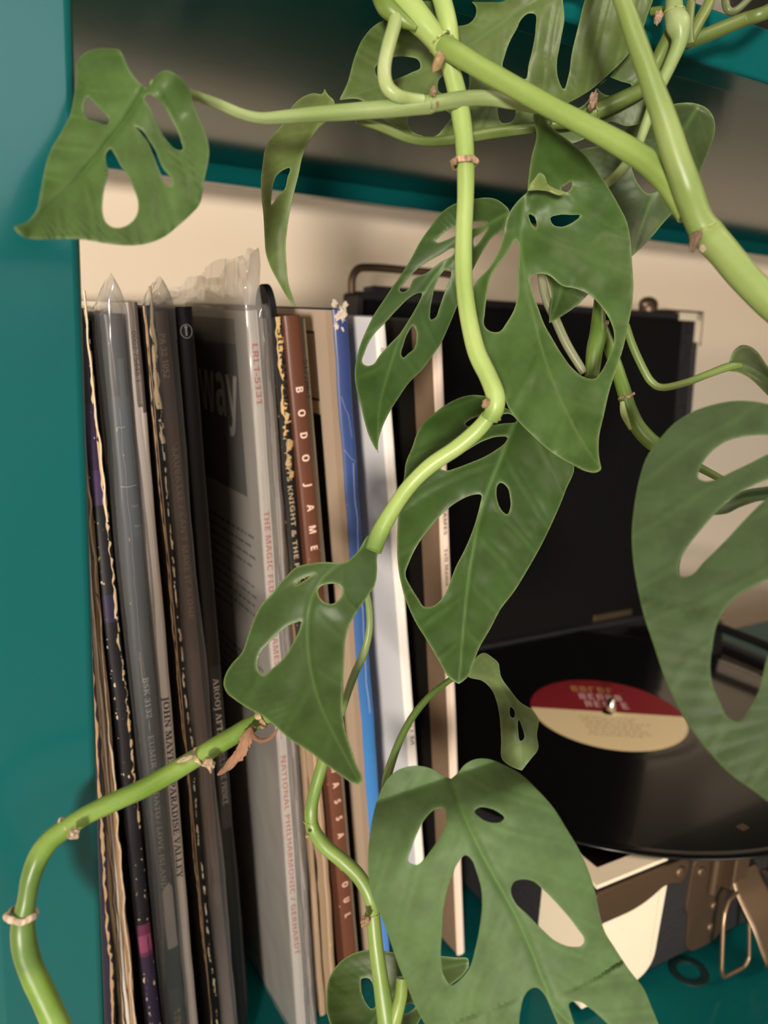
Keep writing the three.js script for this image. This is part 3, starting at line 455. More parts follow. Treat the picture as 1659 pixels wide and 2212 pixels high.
    for (let i = 0; i < n; i++) for (let k = 0; k < 8; k++) { const a = i * 8 + k, b = i * 8 + (k + 1) % 8; idx.push(a, a + 8, b, b, a + 8, b + 8); }
    for (let k = 1; k < 7; k++) { idx.push(0, k, k + 1); idx.push(n * 8, n * 8 + k + 1, n * 8 + k); }
    const g = new THREE.BufferGeometry(); g.setAttribute('position', new THREE.Float32BufferAttribute(pos, 3)); g.setIndex(idx); g.computeVertexNormals(); mesh('lever', g, M.brass, latch, 'curved latch lever');
  }
  const loop = (pts, r) => new THREE.TubeGeometry(new THREE.CatmullRomCurve3(pts.map((p) => new THREE.Vector3(...p)), false, 'catmullrom', 0.2), 110, r, 12);
  mesh('bail', loop([[0.092, 0.042, 0.010], [0.083, 0.0415, 0.012], [0.0775, 0.039, 0.0145], [0.0755, 0.033, 0.016], [0.0730, 0.012, 0.0205], [0.0745, 0.0072, 0.0212], [0.081, 0.0066, 0.0212], [0.0905, 0.0068, 0.0212], [0.0940, 0.0105, 0.0208], [0.0950, 0.024, 0.018], [0.0955, 0.034, 0.0155]], 0.0011), M.brass, latch, 'wire bail of the latch');
  mesh('staple', loop([[0.128, 0.036, 0.0005], [0.128, 0.036, 0.006], [0.1265, 0.042, 0.0075], [0.1265, 0.054, 0.0075], [0.129, 0.0585, 0.0075], [0.134, 0.0585, 0.0075], [0.1365, 0.054, 0.0075], [0.1365, 0.042, 0.0075], [0.135, 0.036, 0.006], [0.135, 0.036, 0.0005]], 0.0016), M.brass, player);
}
{ // the record on the platter
  const lp = thing('vinyl_record', 'black vinyl record with a red and cream label lying on the open record player', 'record', V(0.267 + 0.130 * Math.cos(rad(1.2)) + 0.121 * Math.sin(rad(1.2)) * 0, -0.318 + 0.0724, -0.226 - 0.121 + 0.130 * Math.sin(rad(1.2))));
  const prof = [[0.0036, 0], [0.1475, 0], [0.1508, 0.0006], [0.1512, 0.0011], [0.1508, 0.0016], [0.1480, 0.0017]];
  for (let r = 0.146; r > 0.060; r -= 0.0032) { prof.push([r, 0.00150], [r - 0.0016, 0.00138]); }
  prof.push([0.056, 0.0015], [0.052, 0.0017], [0.0036, 0.0017], [0.0036, 0]);
  mesh('disc', new THREE.LatheGeometry(prof.map(([x, y]) => new THREE.Vector2(x, y)), 180), M.vinyl, lp);
  const map = canvasTexture(1024, 1024, (c, w) => {
    c.fillStyle = '#fbe6b6'; c.fillRect(0, 0, w, w); c.fillStyle = '#8e1f28'; c.fillRect(0, 0, w, w / 2 - 6);
    c.strokeStyle = '#e2cc98'; c.lineWidth = 10; c.beginPath(); c.arc(w / 2, w / 2, w / 2 - 5, 0, Math.PI); c.stroke();
    const r = rng(9); // worn block lettering over the spindle and faint small print below
    for (let row = 0; row < 3; row++) for (let k = 0; k < 5; k++) { const x = 330 + row * 34 + k * 62 - (row === 2 ? 14 : 0), y = 120 + row * 116; if (row === 2 && k > 2 && k < 4) continue; c.fillStyle = row ? '#d9b3b4' : '#c08a5a'; c.fillRect(x, y, 15, 92); c.fillRect(x, y, 42, 17); if (r() < 0.7) c.fillRect(x, y + 38, 38, 16); if (r() < 0.7) c.fillRect(x, y + 76, 42, 16); if (r() < 0.6) c.fillRect(x + 29, y + 10, 14, 76); }
    c.globalAlpha = 0.55; c.fillStyle = '#9a8a62'; for (let row = 0; row < 8; row++) { let x = 300 + r() * 40; const y = 590 + row * 34; while (x < 640 + r() * 140) { const l = 8 + r() * 44; c.fillRect(x, y, l, 12); x += l + 12; } } c.globalAlpha = 1;
  });
  const lg = new THREE.LatheGeometry([[0.0037, 0.00165], [0.0037, 0.0019], [0.0495, 0.0019], [0.0500, 0.0017]].map(([x, y]) => new THREE.Vector2(x, y)), 120);
  const turn = rad(33.8), p = lg.attributes.position, uv = lg.attributes.uv;
  for (let i = 0; i < p.count; i++) { const x = p.getX(i), z = p.getZ(i), u = x * Math.cos(turn) + z * Math.sin(turn), v = -x * Math.sin(turn) + z * Math.cos(turn); uv.setXY(i, 0.5 + u / 0.1, 0.5 - v / 0.1); }
  mesh('label', lg, std({ map, roughness: 0.55 }), lp, 'round paper label, red above and cream below');
}

// ------------------------------------------------------------------ the trailing plant
const POT_AT = V(0.532, 0.0906, -0.335);
const pot = thing('plant_pot', 'dark glazed plant pot standing on the upper teal shelf', 'plant pot', POT_AT);
mesh('body', new THREE.LatheGeometry([[0, 0], [0.056, 0], [0.06, 0.003], [0.072, 0.10], [0.075, 0.125], [0.078, 0.127], [0.078, 0.14], [0.074, 0.142], [0.070, 0.14], [0.066, 0.10], [0, 0.10]].map(([x, y]) => new THREE.Vector2(x, y)), 72), M.pot, pot);
mesh('soil', new THREE.CylinderGeometry(0.0675, 0.0655, 0.012, 48).translate(0, 0.107, 0), M.soil, pot);
const plant = thing('trailing_plant', 'green trailing houseplant with holed leaves hanging over records and record player', 'plant', POT_AT.clone().add(new THREE.Vector3(0, 0.113, 0)));
const plantAt = plant.position;

const CROP = (ox, oy, s) => (a) => { const o = []; for (let i = 0; i < a.length; i += 2) o.push([ox + a[i] / s, oy + a[i + 1] / s]); return o; };
function closedCurve(p, sharp = []) {                      // smooth closed outline through points, with corners at the sharp ones
  const n = p.length, out = [];
  const tan = (i, side) => { const a = p[(i + n - 1) % n], b = p[i], c = p[(i + 1) % n]; if (sharp.includes(i)) return side > 0 ? [(c[0] - b[0]) * 0.8, (c[1] - b[1]) * 0.8] : [(b[0] - a[0]) * 0.8, (b[1] - a[1]) * 0.8];
    const la = Math.hypot(b[0] - a[0], b[1] - a[1]) || 1, lc = Math.hypot(c[0] - b[0], c[1] - b[1]) || 1, k = side > 0 ? lc : la; return [((b[0] - a[0]) / la * lc + (c[0] - b[0]) / lc * la) / (la + lc) * k, ((b[1] - a[1]) / la * lc + (c[1] - b[1]) / lc * la) / (la + lc) * k]; };
  for (let i = 0; i < n; i++) {
    const a = p[i], b = p[(i + 1) % n], m0 = tan(i, 1), m1 = tan((i + 1) % n, -1), steps = Math.max(2, Math.min(10, Math.round(Math.hypot(b[0] - a[0], b[1] - a[1]) / 6)));
    for (let k = 0; k < steps; k++) { const t = k / steps, t2 = t * t, t3 = t2 * t, h0 = 2 * t3 - 3 * t2 + 1, h1 = t3 - 2 * t2 + t, h2 = -2 * t3 + 3 * t2, h3 = t3 - t2; out.push([h0 * a[0] + h1 * m0[0] + h2 * b[0] + h3 * m1[0], h0 * a[1] + h1 * m0[1] + h2 * b[1] + h3 * m1[1]]); }
  }
  return out;
}
function openCurve(pts, steps = 12) {                      // Catmull-Rom through rows of numbers
  const n = pts.length, out = [];
  for (let i = 0; i < n - 1; i++) for (let k = 0; k < steps; k++) { const t = k / steps, p0 = pts[Math.max(0, i - 1)], p1 = pts[i], p2 = pts[i + 1], p3 = pts[Math.min(n - 1, i + 2)]; out.push(p1.map((_, j) => 0.5 * (2 * p1[j] + (p2[j] - p0[j]) * t + (2 * p0[j] - 5 * p1[j] + 4 * p2[j] - p3[j]) * t * t + (3 * p1[j] - p0[j] - 3 * p2[j] + p3[j]) * t * t * t))); }
  out.push(pts[n - 1]); return out;
}
const MM = 0.001;
// A leaf blade: a traced outline with its holes, laid on a bent surface at its own distance (the rib carries the depth), with real thickness,
// a midrib groove, quilting between the side veins and a paler margin.
function leaf(o) {
  const { crop, outline, holes = [], sharp = [], rib, tilt = 0, cup = 0, curl = 0, quilt = 0.2, veins = 7, slant = 0.9, seed = 1, color = [0.053, 0.115, 0.028], vein = [0.085, 0.16, 0.05], rim = [0.16, 0.23, 0.09], back = null, h = 4.2, thick = 0.45, groove = 0.5, waves = 0.4, parent = plant, label, name = 'leaf', bend } = o;
  const loops = [closedCurve(crop(outline), sharp), ...holes.map((q) => closedCurve(crop(q)))];
  const segs = []; for (const l of loops) for (let i = 0; i < l.length; i++) { const a = l[i], b = l[(i + 1) % l.length]; segs.push([a[0], a[1], b[0] - a[0], b[1] - a[1]]); }
  let x0 = 1e9, x1 = -1e9, y0 = 1e9, y1 = -1e9; for (const [x, y] of loops[0]) { x0 = Math.min(x0, x); x1 = Math.max(x1, x); y0 = Math.min(y0, y); y1 = Math.max(y1, y); }
  x0 -= 2 * h; y0 -= 2 * h; const nx = Math.ceil((x1 - x0) / h) + 3, ny = Math.ceil((y1 - y0) / h) + 3;
  const sdf = (x, y) => { let m = 1e9, odd = false; for (const [ax, ay, dx, dy] of segs) { const l2 = dx * dx + dy * dy || 1e-9; let t = ((x - ax) * dx + (y - ay) * dy) / l2; t = t < 0 ? 0 : t > 1 ? 1 : t; const ex = x - ax - dx * t, ey = y - ay - dy * t, q = ex * ex + ey * ey; if (q < m) m = q; if ((ay > y) !== (ay + dy > y) && x < ax + (y - ay) / dy * dx) odd = !odd; } return (odd ? 1 : -1) * Math.sqrt(m); };
  // rib
  const rp = []; for (let i = 0; i < rib.length; i += 3) { const [q] = crop([rib[i], rib[i + 1]]); rp.push([q[0], q[1], rib[i + 2]]); }
  const rc = openCurve(rp, 10), len = [0]; for (let i = 1; i < rc.length; i++) len.push(len[i - 1] + Math.hypot(rc[i][0] - rc[i - 1][0], rc[i][1] - rc[i - 1][1])); const L = len[len.length - 1];
  const frame = (x, y) => { let best = 1e18, r = null; for (let i = 0; i < rc.length - 1; i++) { const a = rc[i], b = rc[i + 1], dx = b[0] - a[0], dy = b[1] - a[1], l2 = dx * dx + dy * dy; let t = ((x - a[0]) * dx + (y - a[1]) * dy) / l2; const lo = i === 0 ? -1e3 : 0, hi = i === rc.length - 2 ? 1e3 : 1, tc = Math.max(lo, Math.min(hi, t)), ex = x - a[0] - dx * tc, ey = y - a[1] - dy * tc, q = ex * ex + ey * ey; if (q < best) { best = q; const l = Math.sqrt(l2), cr = dx * (y - a[1]) - dy * (x - a[0]); r = [(len[i] + tc * l), Math.sign(cr) * Math.sqrt(q), a[2] + (b[2] - a[2]) * Math.max(-2, Math.min(3, tc))]; } } return r; };
  const relief = (x, y, sd) => {
    const [t, s, d] = frame(x, y), as = Math.abs(s), u = as / 100;
    let z = d + tilt * s / 100 * MM + cup * u * u / (1 + 0.25 * u) * MM;
    z += groove * MM * Math.exp(-(s / 9) * (s / 9)) * (1 - 0.4 * smooth(0, L, t));
    const ph = (t - slant * as) / L * veins * Math.PI * 2 + (s > 0 ? 0 : 1.7), q = Math.cos(ph + 0.6 * noise(x * 0.01, y * 0.01, seed));
    z += quilt * MM * (0.5 * q - 0.5 * Math.pow(Math.max(0, q), 6)) * smooth(4, 40, as);
    z += waves * MM * (noise(x * 0.011, y * 0.011, seed) + 0.5 * noise(x * 0.026, y * 0.026, seed + 4));
    z += curl * MM * Math.exp(-Math.max(0, sd) / 13);
    if (bend) z += bend(x, y, t / L, s) * MM;
    return [z, t, s, q];
  };
  const val = new Float32Array(nx * ny); for (let j = 0; j < ny; j++) for (let i = 0; i < nx; i++) val[j * nx + i] = sdf(x0 + i * h, y0 + j * h);
  const pts = [], sds = [], key = new Map(), tris = [];
  const grid = (i, j) => { const k = `${i},${j}`; if (!key.has(k)) { key.set(k, pts.length); pts.push([x0 + i * h, y0 + j * h]); sds.push(val[j * nx + i]); } return key.get(k); };
  const cut = (a, b) => { const k = a[0] + a[1] * nx < b[0] + b[1] * nx ? `${a}|${b}` : `${b}|${a}`; if (!key.has(k)) { const va = val[a[1] * nx + a[0]], vb = val[b[1] * nx + b[0]], t = va / (va - vb); key.set(k, pts.length); pts.push([x0 + (a[0] + (b[0] - a[0]) * t) * h, y0 + (a[1] + (b[1] - a[1]) * t) * h]); sds.push(0); } return key.get(k); };
  const tri = (a, b, c) => {
    const p = [a, b, c], inside = p.map(([i, j]) => val[j * nx + i] > 0), n = inside.filter(Boolean).length; if (!n) return;
    if (n === 3) { tris.push([grid(...a), grid(...b), grid(...c)]); return; }
    const k = n === 1 ? inside.indexOf(true) : inside.indexOf(false), A = p[k], B = p[(k + 1) % 3], C = p[(k + 2) % 3], ab = cut(A, B), ac = cut(A, C);
    if (n === 1) tris.push([grid(...A), ab, ac]); else tris.push([ab, grid(...B), grid(...C)], [ab, grid(...C), ac]);
  };
  for (let j = 0; j < ny - 1; j++) for (let i = 0; i < nx - 1; i++) { if ((i + j) % 2) { tri([i, j], [i + 1, j], [i + 1, j + 1]); tri([i, j], [i + 1, j + 1], [i, j + 1]); } else { tri([i, j], [i + 1, j], [i, j + 1]); tri([i + 1, j], [i + 1, j + 1], [i, j + 1]); } }
  const N = pts.length, pos = new Float32Array(N * 6), col = new Float32Array(N * 6), bk = back || color.map((c, i) => c * 1.15 + [0.01, 0.012, 0.006][i]);
  for (let i = 0; i < N; i++) {
    const [x, y] = pts[i], sd = sds[i], [z, t, s, q] = relief(x, y, sd), p = at(x, y, z);
    const e = 2.5, pa = at(x + e, y, relief(x + e, y, sd)[0]), pb = at(x, y + e, relief(x, y + e, sd)[0]);
    const n = pb.sub(p).cross(pa.sub(p)).normalize();      // towards the viewer
    const k = thick * MM * 0.5 * (0.35 + 0.65 * smooth(0, 6, sd));
    pos.set([p.x + n.x * k - plantAt.x, p.y + n.y * k - plantAt.y, p.z + n.z * k - plantAt.z], i * 3);
    pos.set([p.x - n.x * k - plantAt.x, p.y - n.y * k - plantAt.y, p.z - n.z * k - plantAt.z], (N + i) * 3);
    const fine = 1 + 0.17 * noise(x * 0.024, y * 0.024, seed + 20) + 0.08 * noise(x * 0.11, y * 0.11, seed + 21), mid = Math.exp(-Math.pow(s / (5.5 - 3 * smooth(0, L, t)), 2)) * 0.75, lat = Math.pow(Math.max(0, q), 16) * 0.18 * smooth(2, 20, Math.abs(s)), edge = Math.exp(-Math.max(0, sd) / 1.6) * 0.85;
    for (let c = 0; c < 3; c++) { let f = color[c] * fine; f += (vein[c] - f) * Math.min(1, mid + lat); f += (rim[c] - f) * edge; let b = bk[c] * fine; b += (vein[c] * 1.1 - b) * Math.min(1, mid + lat); b += (rim[c] - b) * edge; col[i * 3 + c] = f; col[(N + i) * 3 + c] = b; }
  }
  const idx = [], edges = new Map();
  for (const [a, b, c] of tris) { idx.push(a, c, b, N + a, N + b, N + c); for (const [p, q] of [[a, b], [b, c], [c, a]]) { const k = p < q ? p * 1e6 + q : q * 1e6 + p; edges.has(k) ? edges.set(k, null) : edges.set(k, [p, q]); } }
  for (const e of edges.values()) if (e) { const [p, q] = e; idx.push(p, q, N + p, q, N + q, N + p); }
  const g = new THREE.BufferGeometry(); g.setAttribute('position', new THREE.BufferAttribute(pos, 3)); g.setAttribute('color', new THREE.BufferAttribute(col, 3)); g.setIndex(idx); g.computeVertexNormals();
  return mesh(name, g, o.material || M.leaf, parent, label);
}
// a stem or leaf stalk: rows of [pixel x, pixel y, distance, half width in pixels]
function stalk(name, rows, o = {}) {
  const { color = [0.20, 0.31, 0.045], dark = [0.12, 0.22, 0.03], parent = plant, seed = 1, grooveDepth = 0, label, flat = 1, caps = true } = o;
  const c = openCurve(rows, 14).map(([x, y, d, r]) => ({ p: at(x, y, d), r: r * d / FOCAL })), n = c.length, m = 20, pos = [], col = [], idx = [];
  let side = camRight.clone();
  for (let i = 0; i < n; i++) {
    const tg = c[Math.min(n - 1, i + 1)].p.clone().sub(c[Math.max(0, i - 1)].p).normalize(); side.addScaledVector(tg, -side.dot(tg)).normalize(); const up = new THREE.Vector3().crossVectors(tg, side);
    for (let k = 0; k < m; k++) {
      const a = k / m * Math.PI * 2, towards = side.clone().multiplyScalar(Math.cos(a)).addScaledVector(up, Math.sin(a)), face = -towards.dot(forward);
      let r = c[i].r * (1 + 0.035 * noise(i * 0.12, Math.cos(a) * 1.5, seed + Math.sin(a)) + 0.015 * Math.cos(a * 5 + seed));
      if (o.crinkle) r *= 1 + o.crinkle * noise(i * 0.35, k * 0.9, seed) + 0.6 * o.crinkle * Math.sin(k * 2.1 + i * 0.4);
      if (grooveDepth) r *= 1 - grooveDepth * Math.exp(-Math.pow((Math.abs(((a - (o.grooveAt || 1.2) + Math.PI * 3) % (Math.PI * 2)) - Math.PI)) / 0.35, 2));
      const s = c[i].p.clone().addScaledVector(side, Math.cos(a) * r).addScaledVector(up, Math.sin(a) * r * flat); pos.push(s.x - plantAt.x, s.y - plantAt.y, s.z - plantAt.z);
      const f = Math.min(1, Math.max(0, 0.5 + 0.55 * noise(i * 0.05, seed, 2) + 0.3 * noise(k * 0.9, i * 0.03, seed + 3) + 0.12 * noise(k * 2.5, i * 0.5, seed)));
      const [tone] = [o.tone ? o.tone(i / (n - 1)) : 0]; for (let q = 0; q < 3; q++) { let v = dark[q] + (color[q] - dark[q]) * f; if (tone) v += ((o.toneColor || [0.07, 0.15, 0.02])[q] - v) * tone; col.push(v); }
    }
  }
  for (let i = 0; i < n - 1; i++) for (let k = 0; k < m; k++) { const a = i * m + k, b = i * m + (k + 1) % m; idx.push(a, b, a + m, b, b + m, a + m); }
  if (caps) for (const [row, flip] of [[0, 1], [n - 1, 0]]) { const q = c[row].p, id = pos.length / 3; pos.push(q.x - plantAt.x, q.y - plantAt.y, q.z - plantAt.z); col.push(...color); for (let k = 0; k < m; k++) { const a = row * m + k, b = row * m + (k + 1) % m; flip ? idx.push(id, b, a) : idx.push(id, a, b); } }
  const g = new THREE.BufferGeometry(); g.setAttribute('position', new THREE.Float32BufferAttribute(pos, 3)); g.setAttribute('color', new THREE.Float32BufferAttribute(col, 3)); g.setIndex(idx); g.computeVertexNormals();
  return mesh(name, g, M.stem, parent, label);
}
// a swollen ring or papery scar round a stem at a joint
function node(parent, px, py, d, r, dirx, diry, o = {}) {
  const { width = 0.35, color = [0.46, 0.33, 0.20], frill = 0.12, seed = 1, name = 'node', tube = 0.16, label } = o, R = r * d / FOCAL;
  const g = new THREE.TorusGeometry(R, R * tube, 14, 48), p = g.attributes.position, col = [];
  for (let i = 0; i < p.count; i++) { const x = p.getX(i), y = p.getY(i), z = p.getZ(i), k = 1 + frill * noise(x / R * 2.2, y / R * 2.2, seed); p.setXYZ(i, x * k, y * k, z * (width / 0.16) + frill * R * 0.8 * noise(x / R * 1.7, y / R * 1.7, seed + 7)); const f = 0.75 + 0.5 * noise(x / R * 5, y / R * 5, seed + 2); col.push(color[0] * f, color[1] * f, color[2] * f); }
  const axis = camRight.clone().multiplyScalar(dirx).addScaledVector(camUp, -diry).addScaledVector(forward, o.away || 0).normalize();
  g.applyQuaternion(new THREE.Quaternion().setFromUnitVectors(new THREE.Vector3(0, 0, 1), axis)); const q = at(px, py, d); g.translate(q.x - plantAt.x, q.y - plantAt.y, q.z - plantAt.z);
  g.setAttribute('color', new THREE.Float32BufferAttribute(col, 3)); g.deleteAttribute('uv'); g.computeVertexNormals();
  return mesh(name, g, M.husk, parent, label);
}
// a small dry root bud or shrivelled scrap beside a joint
function bud(parent, px, py, d, r, dirx, diry, o = {}) {
  const { length = 1.6, color = [0.36, 0.22, 0.13], seed = 1, rough = 0.35, name = 'root_bud' } = o, R = r * d / FOCAL, g = new THREE.SphereGeometry(R, 26, 20), p = g.attributes.position, col = [];
  for (let i = 0; i < p.count; i++) { let x = p.getX(i), y = p.getY(i), z = p.getZ(i); const k = 1 + rough * noise(x / R * 2.4, y / R * 2.4, z / R * 2.4 + seed), f = 0.7 + 0.7 * Math.abs(noise(x / R * 3, y / R * 3, z / R * 3 + seed * 3)), taper = 1 - 0.4 * (z / R + 1) * 0.5; p.setXYZ(i, x * k * taper, y * k * taper, z * k * length); col.push(color[0] * f * 0.66, color[1] * f * 0.72, color[2] * f * 0.72); }
  const axis = camRight.clone().multiplyScalar(dirx).addScaledVector(camUp, -diry).addScaledVector(forward, o.away || 0).normalize();
  g.applyQuaternion(new THREE.Quaternion().setFromUnitVectors(new THREE.Vector3(0, 0, 1), axis)); const q = at(px, py, d); g.translate(q.x - plantAt.x, q.y - plantAt.y, q.z - plantAt.z);
  g.setAttribute('color', new THREE.Float32BufferAttribute(col, 3)); g.deleteAttribute('uv'); g.computeVertexNormals();
  return mesh(name, g, M.husk, parent);
}

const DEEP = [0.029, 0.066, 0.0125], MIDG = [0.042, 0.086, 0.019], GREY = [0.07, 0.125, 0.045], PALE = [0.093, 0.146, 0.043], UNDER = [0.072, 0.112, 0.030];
// --- leaves, back to front
const cC = CROP(1000, 230, 2.765);                         // coordinates read in a magnified part of the photograph
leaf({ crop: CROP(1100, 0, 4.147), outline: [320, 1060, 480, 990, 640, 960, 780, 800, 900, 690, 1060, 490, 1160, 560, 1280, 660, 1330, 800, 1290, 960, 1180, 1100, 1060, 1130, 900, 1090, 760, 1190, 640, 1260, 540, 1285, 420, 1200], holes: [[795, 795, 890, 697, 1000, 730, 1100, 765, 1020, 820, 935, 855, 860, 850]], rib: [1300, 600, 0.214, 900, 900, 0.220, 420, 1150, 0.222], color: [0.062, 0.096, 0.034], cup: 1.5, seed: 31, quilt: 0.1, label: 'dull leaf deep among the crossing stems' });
leaf({ crop: cC, outline: [690, 268, 800, 238, 900, 212, 960, 150, 1010, 90, 1080, 50, 1180, 10, 1290, -20, 1400, -15, 1462, 15, 1500, 75, 1503, 160, 1480, 235, 1440, 335, 1400, 430, 1345, 510, 1290, 590, 1200, 692, 1110, 800, 1010, 896, 930, 800, 820, 600, 740, 420], sharp: [19], holes: [[1003, 325, 1018, 400, 1058, 478, 1108, 522, 1140, 516, 1205, 455, 1165, 375, 1090, 300, 1015, 262]], rib: [1380, 40, 0.226, 1230, 300, 0.238, 1100, 620, 0.245, 1012, 890, 0.240], cup: 3.2, tilt: -2, color: [0.0477, 0.0783, 0.0279], quilt: 0.15, seed: 32, bend: (x, y, t, s) => s < -60 ? 2.5 * smooth(60, 140, -s) : 0, waves: 0.5, label: 'broad dull green leaf behind the thick right hand stem' });
leaf({ crop: cC, outline: [430, 860, 520, 850, 640, 900, 760, 960, 800, 1060, 742, 1128, 690, 1182, 610, 1240, 515, 1296, 520, 1200, 530, 1120, 505, 1030], sharp: [8], rib: [560, 840, 0.222, 600, 1030, 0.226, 520, 1290, 0.216], color: MIDG, cup: 2, seed: 33, h: 3.5, label: 'leaf tip hanging inside the big hole of the middle leaf' });
const cT = CROP(720, 0, 2.37);
leaf({ crop: cT, outline: [30, 512, 70, 430, 110, 290, 150, 200, 200, 140, 270, 95, 360, 30, 480, -70, 700, -160, 1100, -230, 1500, -170, 1640, -60, 1602, 95, 1568, 195, 1500, 290, 1405, 385, 1320, 458, 1230, 513, 1130, 560, 1030, 622, 900, 652, 760, 690, 640, 714, 530, 712, 430, 700, 330, 655, 240, 600, 130, 508], sharp: [0], holes: [
  [560, -12, 680, -6, 728, 32, 730, 76, 702, 116, 622, 135, 550, 128, 530, 60], [214, 350, 252, 310, 300, 294, 372, 290, 440, 312, 446, 346, 402, 370, 340, 398, 295, 414, 232, 402],
  [938, 150, 962, 100, 1000, 69, 1031, 72, 1036, 140, 1020, 250, 1000, 330, 982, 406, 925, 384, 868, 346, 880, 280, 910, 200], [1192, -60, 1290, -58, 1272, 55, 1245, 170, 1220, 280, 1205, 385, 1178, 458, 1152, 405, 1144, 330, 1160, 230, 1182, 110],
  [384, 600, 450, 575, 560, 560, 604, 590, 568, 650, 522, 697, 440, 690, 395, 665, 380, 632], [536, 420, 600, 368, 688, 362, 696, 402, 684, 470, 605, 482, 540, 468], [846, 545, 932, 556, 915, 620, 864, 630]],
  rib: [1420, -200, 0.196, 1000, 30, 0.201, 830, 140, 0.202, 530, 335, 0.201, 30, 512, 0.194], color: UNDER, vein: [0.074, 0.136, 0.037], cup: 2.2, tilt: -0.8, quilt: 0.5, veins: 9, waves: 0.5, seed: 34, label: 'large pale leaf seen from below with long slots across the top' });
leaf({ crop: CROP(540, 150, 4.096), outline: [352, 362, 400, 298, 480, 236, 560, 210, 645, 214, 659, 166, 690, 225, 742, 275, 745, 345, 700, 442, 622, 502, 560, 582, 502, 680, 462, 780, 430, 930, 392, 1080, 360, 1220, 330, 1400, 316, 1560, 322, 1720, 342, 1900, 398, 2102, 330, 2020, 250, 1880, 182, 1750, 140, 1620, 130, 1480, 120, 1300, 101, 1100, 100, 960, 115, 830, 140, 690, 190, 600, 290, 480], sharp: [5, 19], holes: [[356, 870, 332, 960, 312, 1050, 240, 1130, 190, 1200, 194, 1090, 205, 1020, 232, 945, 292, 893]],
  rib: [720, 280, 0.196, 560, 570, 0.205, 460, 760, 0.210, 385, 1080, 0.215, 290, 1500, 0.220, 320, 1900, 0.222, 398, 2100, 0.220], color: [0.076, 0.113, 0.029], vein: [0.124, 0.180, 0.062], cup: 2.5, tilt: 3.5, quilt: 0.34, seed: 35, h: 3.2, label: 'narrow curled leaf drooping beside the plastic wrapped record tops' });
leaf({ crop: CROP(750, 410, 3.815), outline: [1338, 178, 1290, 118, 1212, 72, 1130, 64, 1050, 75, 900, 110, 800, 168, 740, 230, 690, 300, 600, 430, 530, 560, 450, 690, 380, 790, 300, 910, 220, 1030, 170, 1130, 110, 1270, 75, 1400, 62, 1520, 75, 1640, 110, 1770, 140, 1900, 180, 2030, 220, 2112, 256, 2172, 256, 2080, 282, 1980, 340, 1850, 420, 1720, 510, 1590, 620, 1480, 700, 1370, 770, 1270, 830, 1140, 885, 1010, 940, 870, 1000, 730, 1045, 640, 1110, 520, 1190, 400, 1292, 310, 1315, 245], sharp: [24], holes: [
  [724, 428, 760, 390, 830, 332, 905, 291, 980, 268, 1060, 261, 1155, 268, 1100, 300, 1010, 330, 905, 372, 800, 420, 750, 436], [560, 670, 650, 602, 760, 542, 884, 488, 884, 512, 762, 600, 645, 690, 545, 738, 502, 820, 452, 846, 434, 832, 478, 762],
  [1040, 404, 1100, 360, 1162, 308, 1112, 396, 1046, 468], [618, 850, 602, 900, 562, 980, 502, 1080, 430, 1190, 352, 1270, 262, 1372, 212, 1440, 162, 1452, 128, 1432, 148, 1330, 200, 1220, 318, 1090, 420, 980, 520, 886, 590, 850],
  [690, 1072, 684, 1000, 700, 900, 730, 780, 776, 692, 826, 652, 856, 668, 850, 720, 820, 800, 790, 880, 760, 970, 722, 1058], [546, 1119, 566, 1160, 570, 1240, 550, 1310, 502, 1350, 458, 1385, 444, 1358, 460, 1290, 500, 1180]],
  rib: [1330, 190, 0.222, 1000, 390, 0.232, 780, 640, 0.236, 600, 905, 0.237, 445, 1200, 0.236, 340, 1500, 0.234, 265, 1800, 0.228, 254, 2165, 0.220], color: DEEP, vein: [0.065, 0.133, 0.031], cup: 3.0, tilt: -1.5, quilt: 0.25, veins: 6, seed: 36, h: 3.6, rim: [0.136, 0.192, 0.081], label: 'slender leaf with many slots in front of the white record spine' });
leaf({ crop: CROP(760, 850, 3.072), outline: [1010, 90, 930, 30, 850, 12, 760, 16, 650, 60, 550, 130, 470, 202, 430, 272, 400, 360, 362, 450, 345, 570, 320, 680, 310, 800, 300, 950, 303, 1100, 320, 1230, 362, 1380, 430, 1530, 500, 1642, 570, 1762, 650, 1890, 710, 1928, 770, 1880, 802, 1800, 850, 1680, 920, 1560, 982, 1440, 1080, 1310, 1160, 1180, 1250, 1020, 1342, 830, 1420, 640, 1472, 478, 1400, 390, 1250, 270, 1100, 140], sharp: [21], holes: [
  [750, 205, 792, 170, 850, 150, 900, 148, 1000, 138, 1050, 135, 1097, 184, 1000, 200, 930, 211, 860, 216, 790, 226], [590, 500, 652, 450, 760, 380, 880, 312, 980, 285, 1035, 291, 1020, 322, 960, 372, 880, 420, 780, 462, 700, 492, 622, 511],
  [858, 672, 850, 740, 830, 820, 790, 940, 742, 1050, 690, 1150, 652, 1250, 612, 1340, 570, 1390, 540, 1411, 480, 1416, 440, 1360, 390, 1280, 356, 1200, 380, 1120, 440, 1000, 520, 890, 620, 780, 720, 708, 802, 674], [985, 592, 1030, 620, 1050, 690, 1051, 760, 1030, 804, 998, 780, 968, 720, 960, 650, 966, 610]],
  rib: [1090, 160, 0.224, 1000, 400, 0.216, 900, 650, 0.213, 830, 900, 0.211, 760, 1350, 0.206, 712, 1920, 0.196], color: DEEP, cup: 2.4, tilt: 1.2, quilt: 0.5, veins: 6, seed: 37, waves: 0.9, label: 'dark green pointed leaf in the middle with two large holes' });
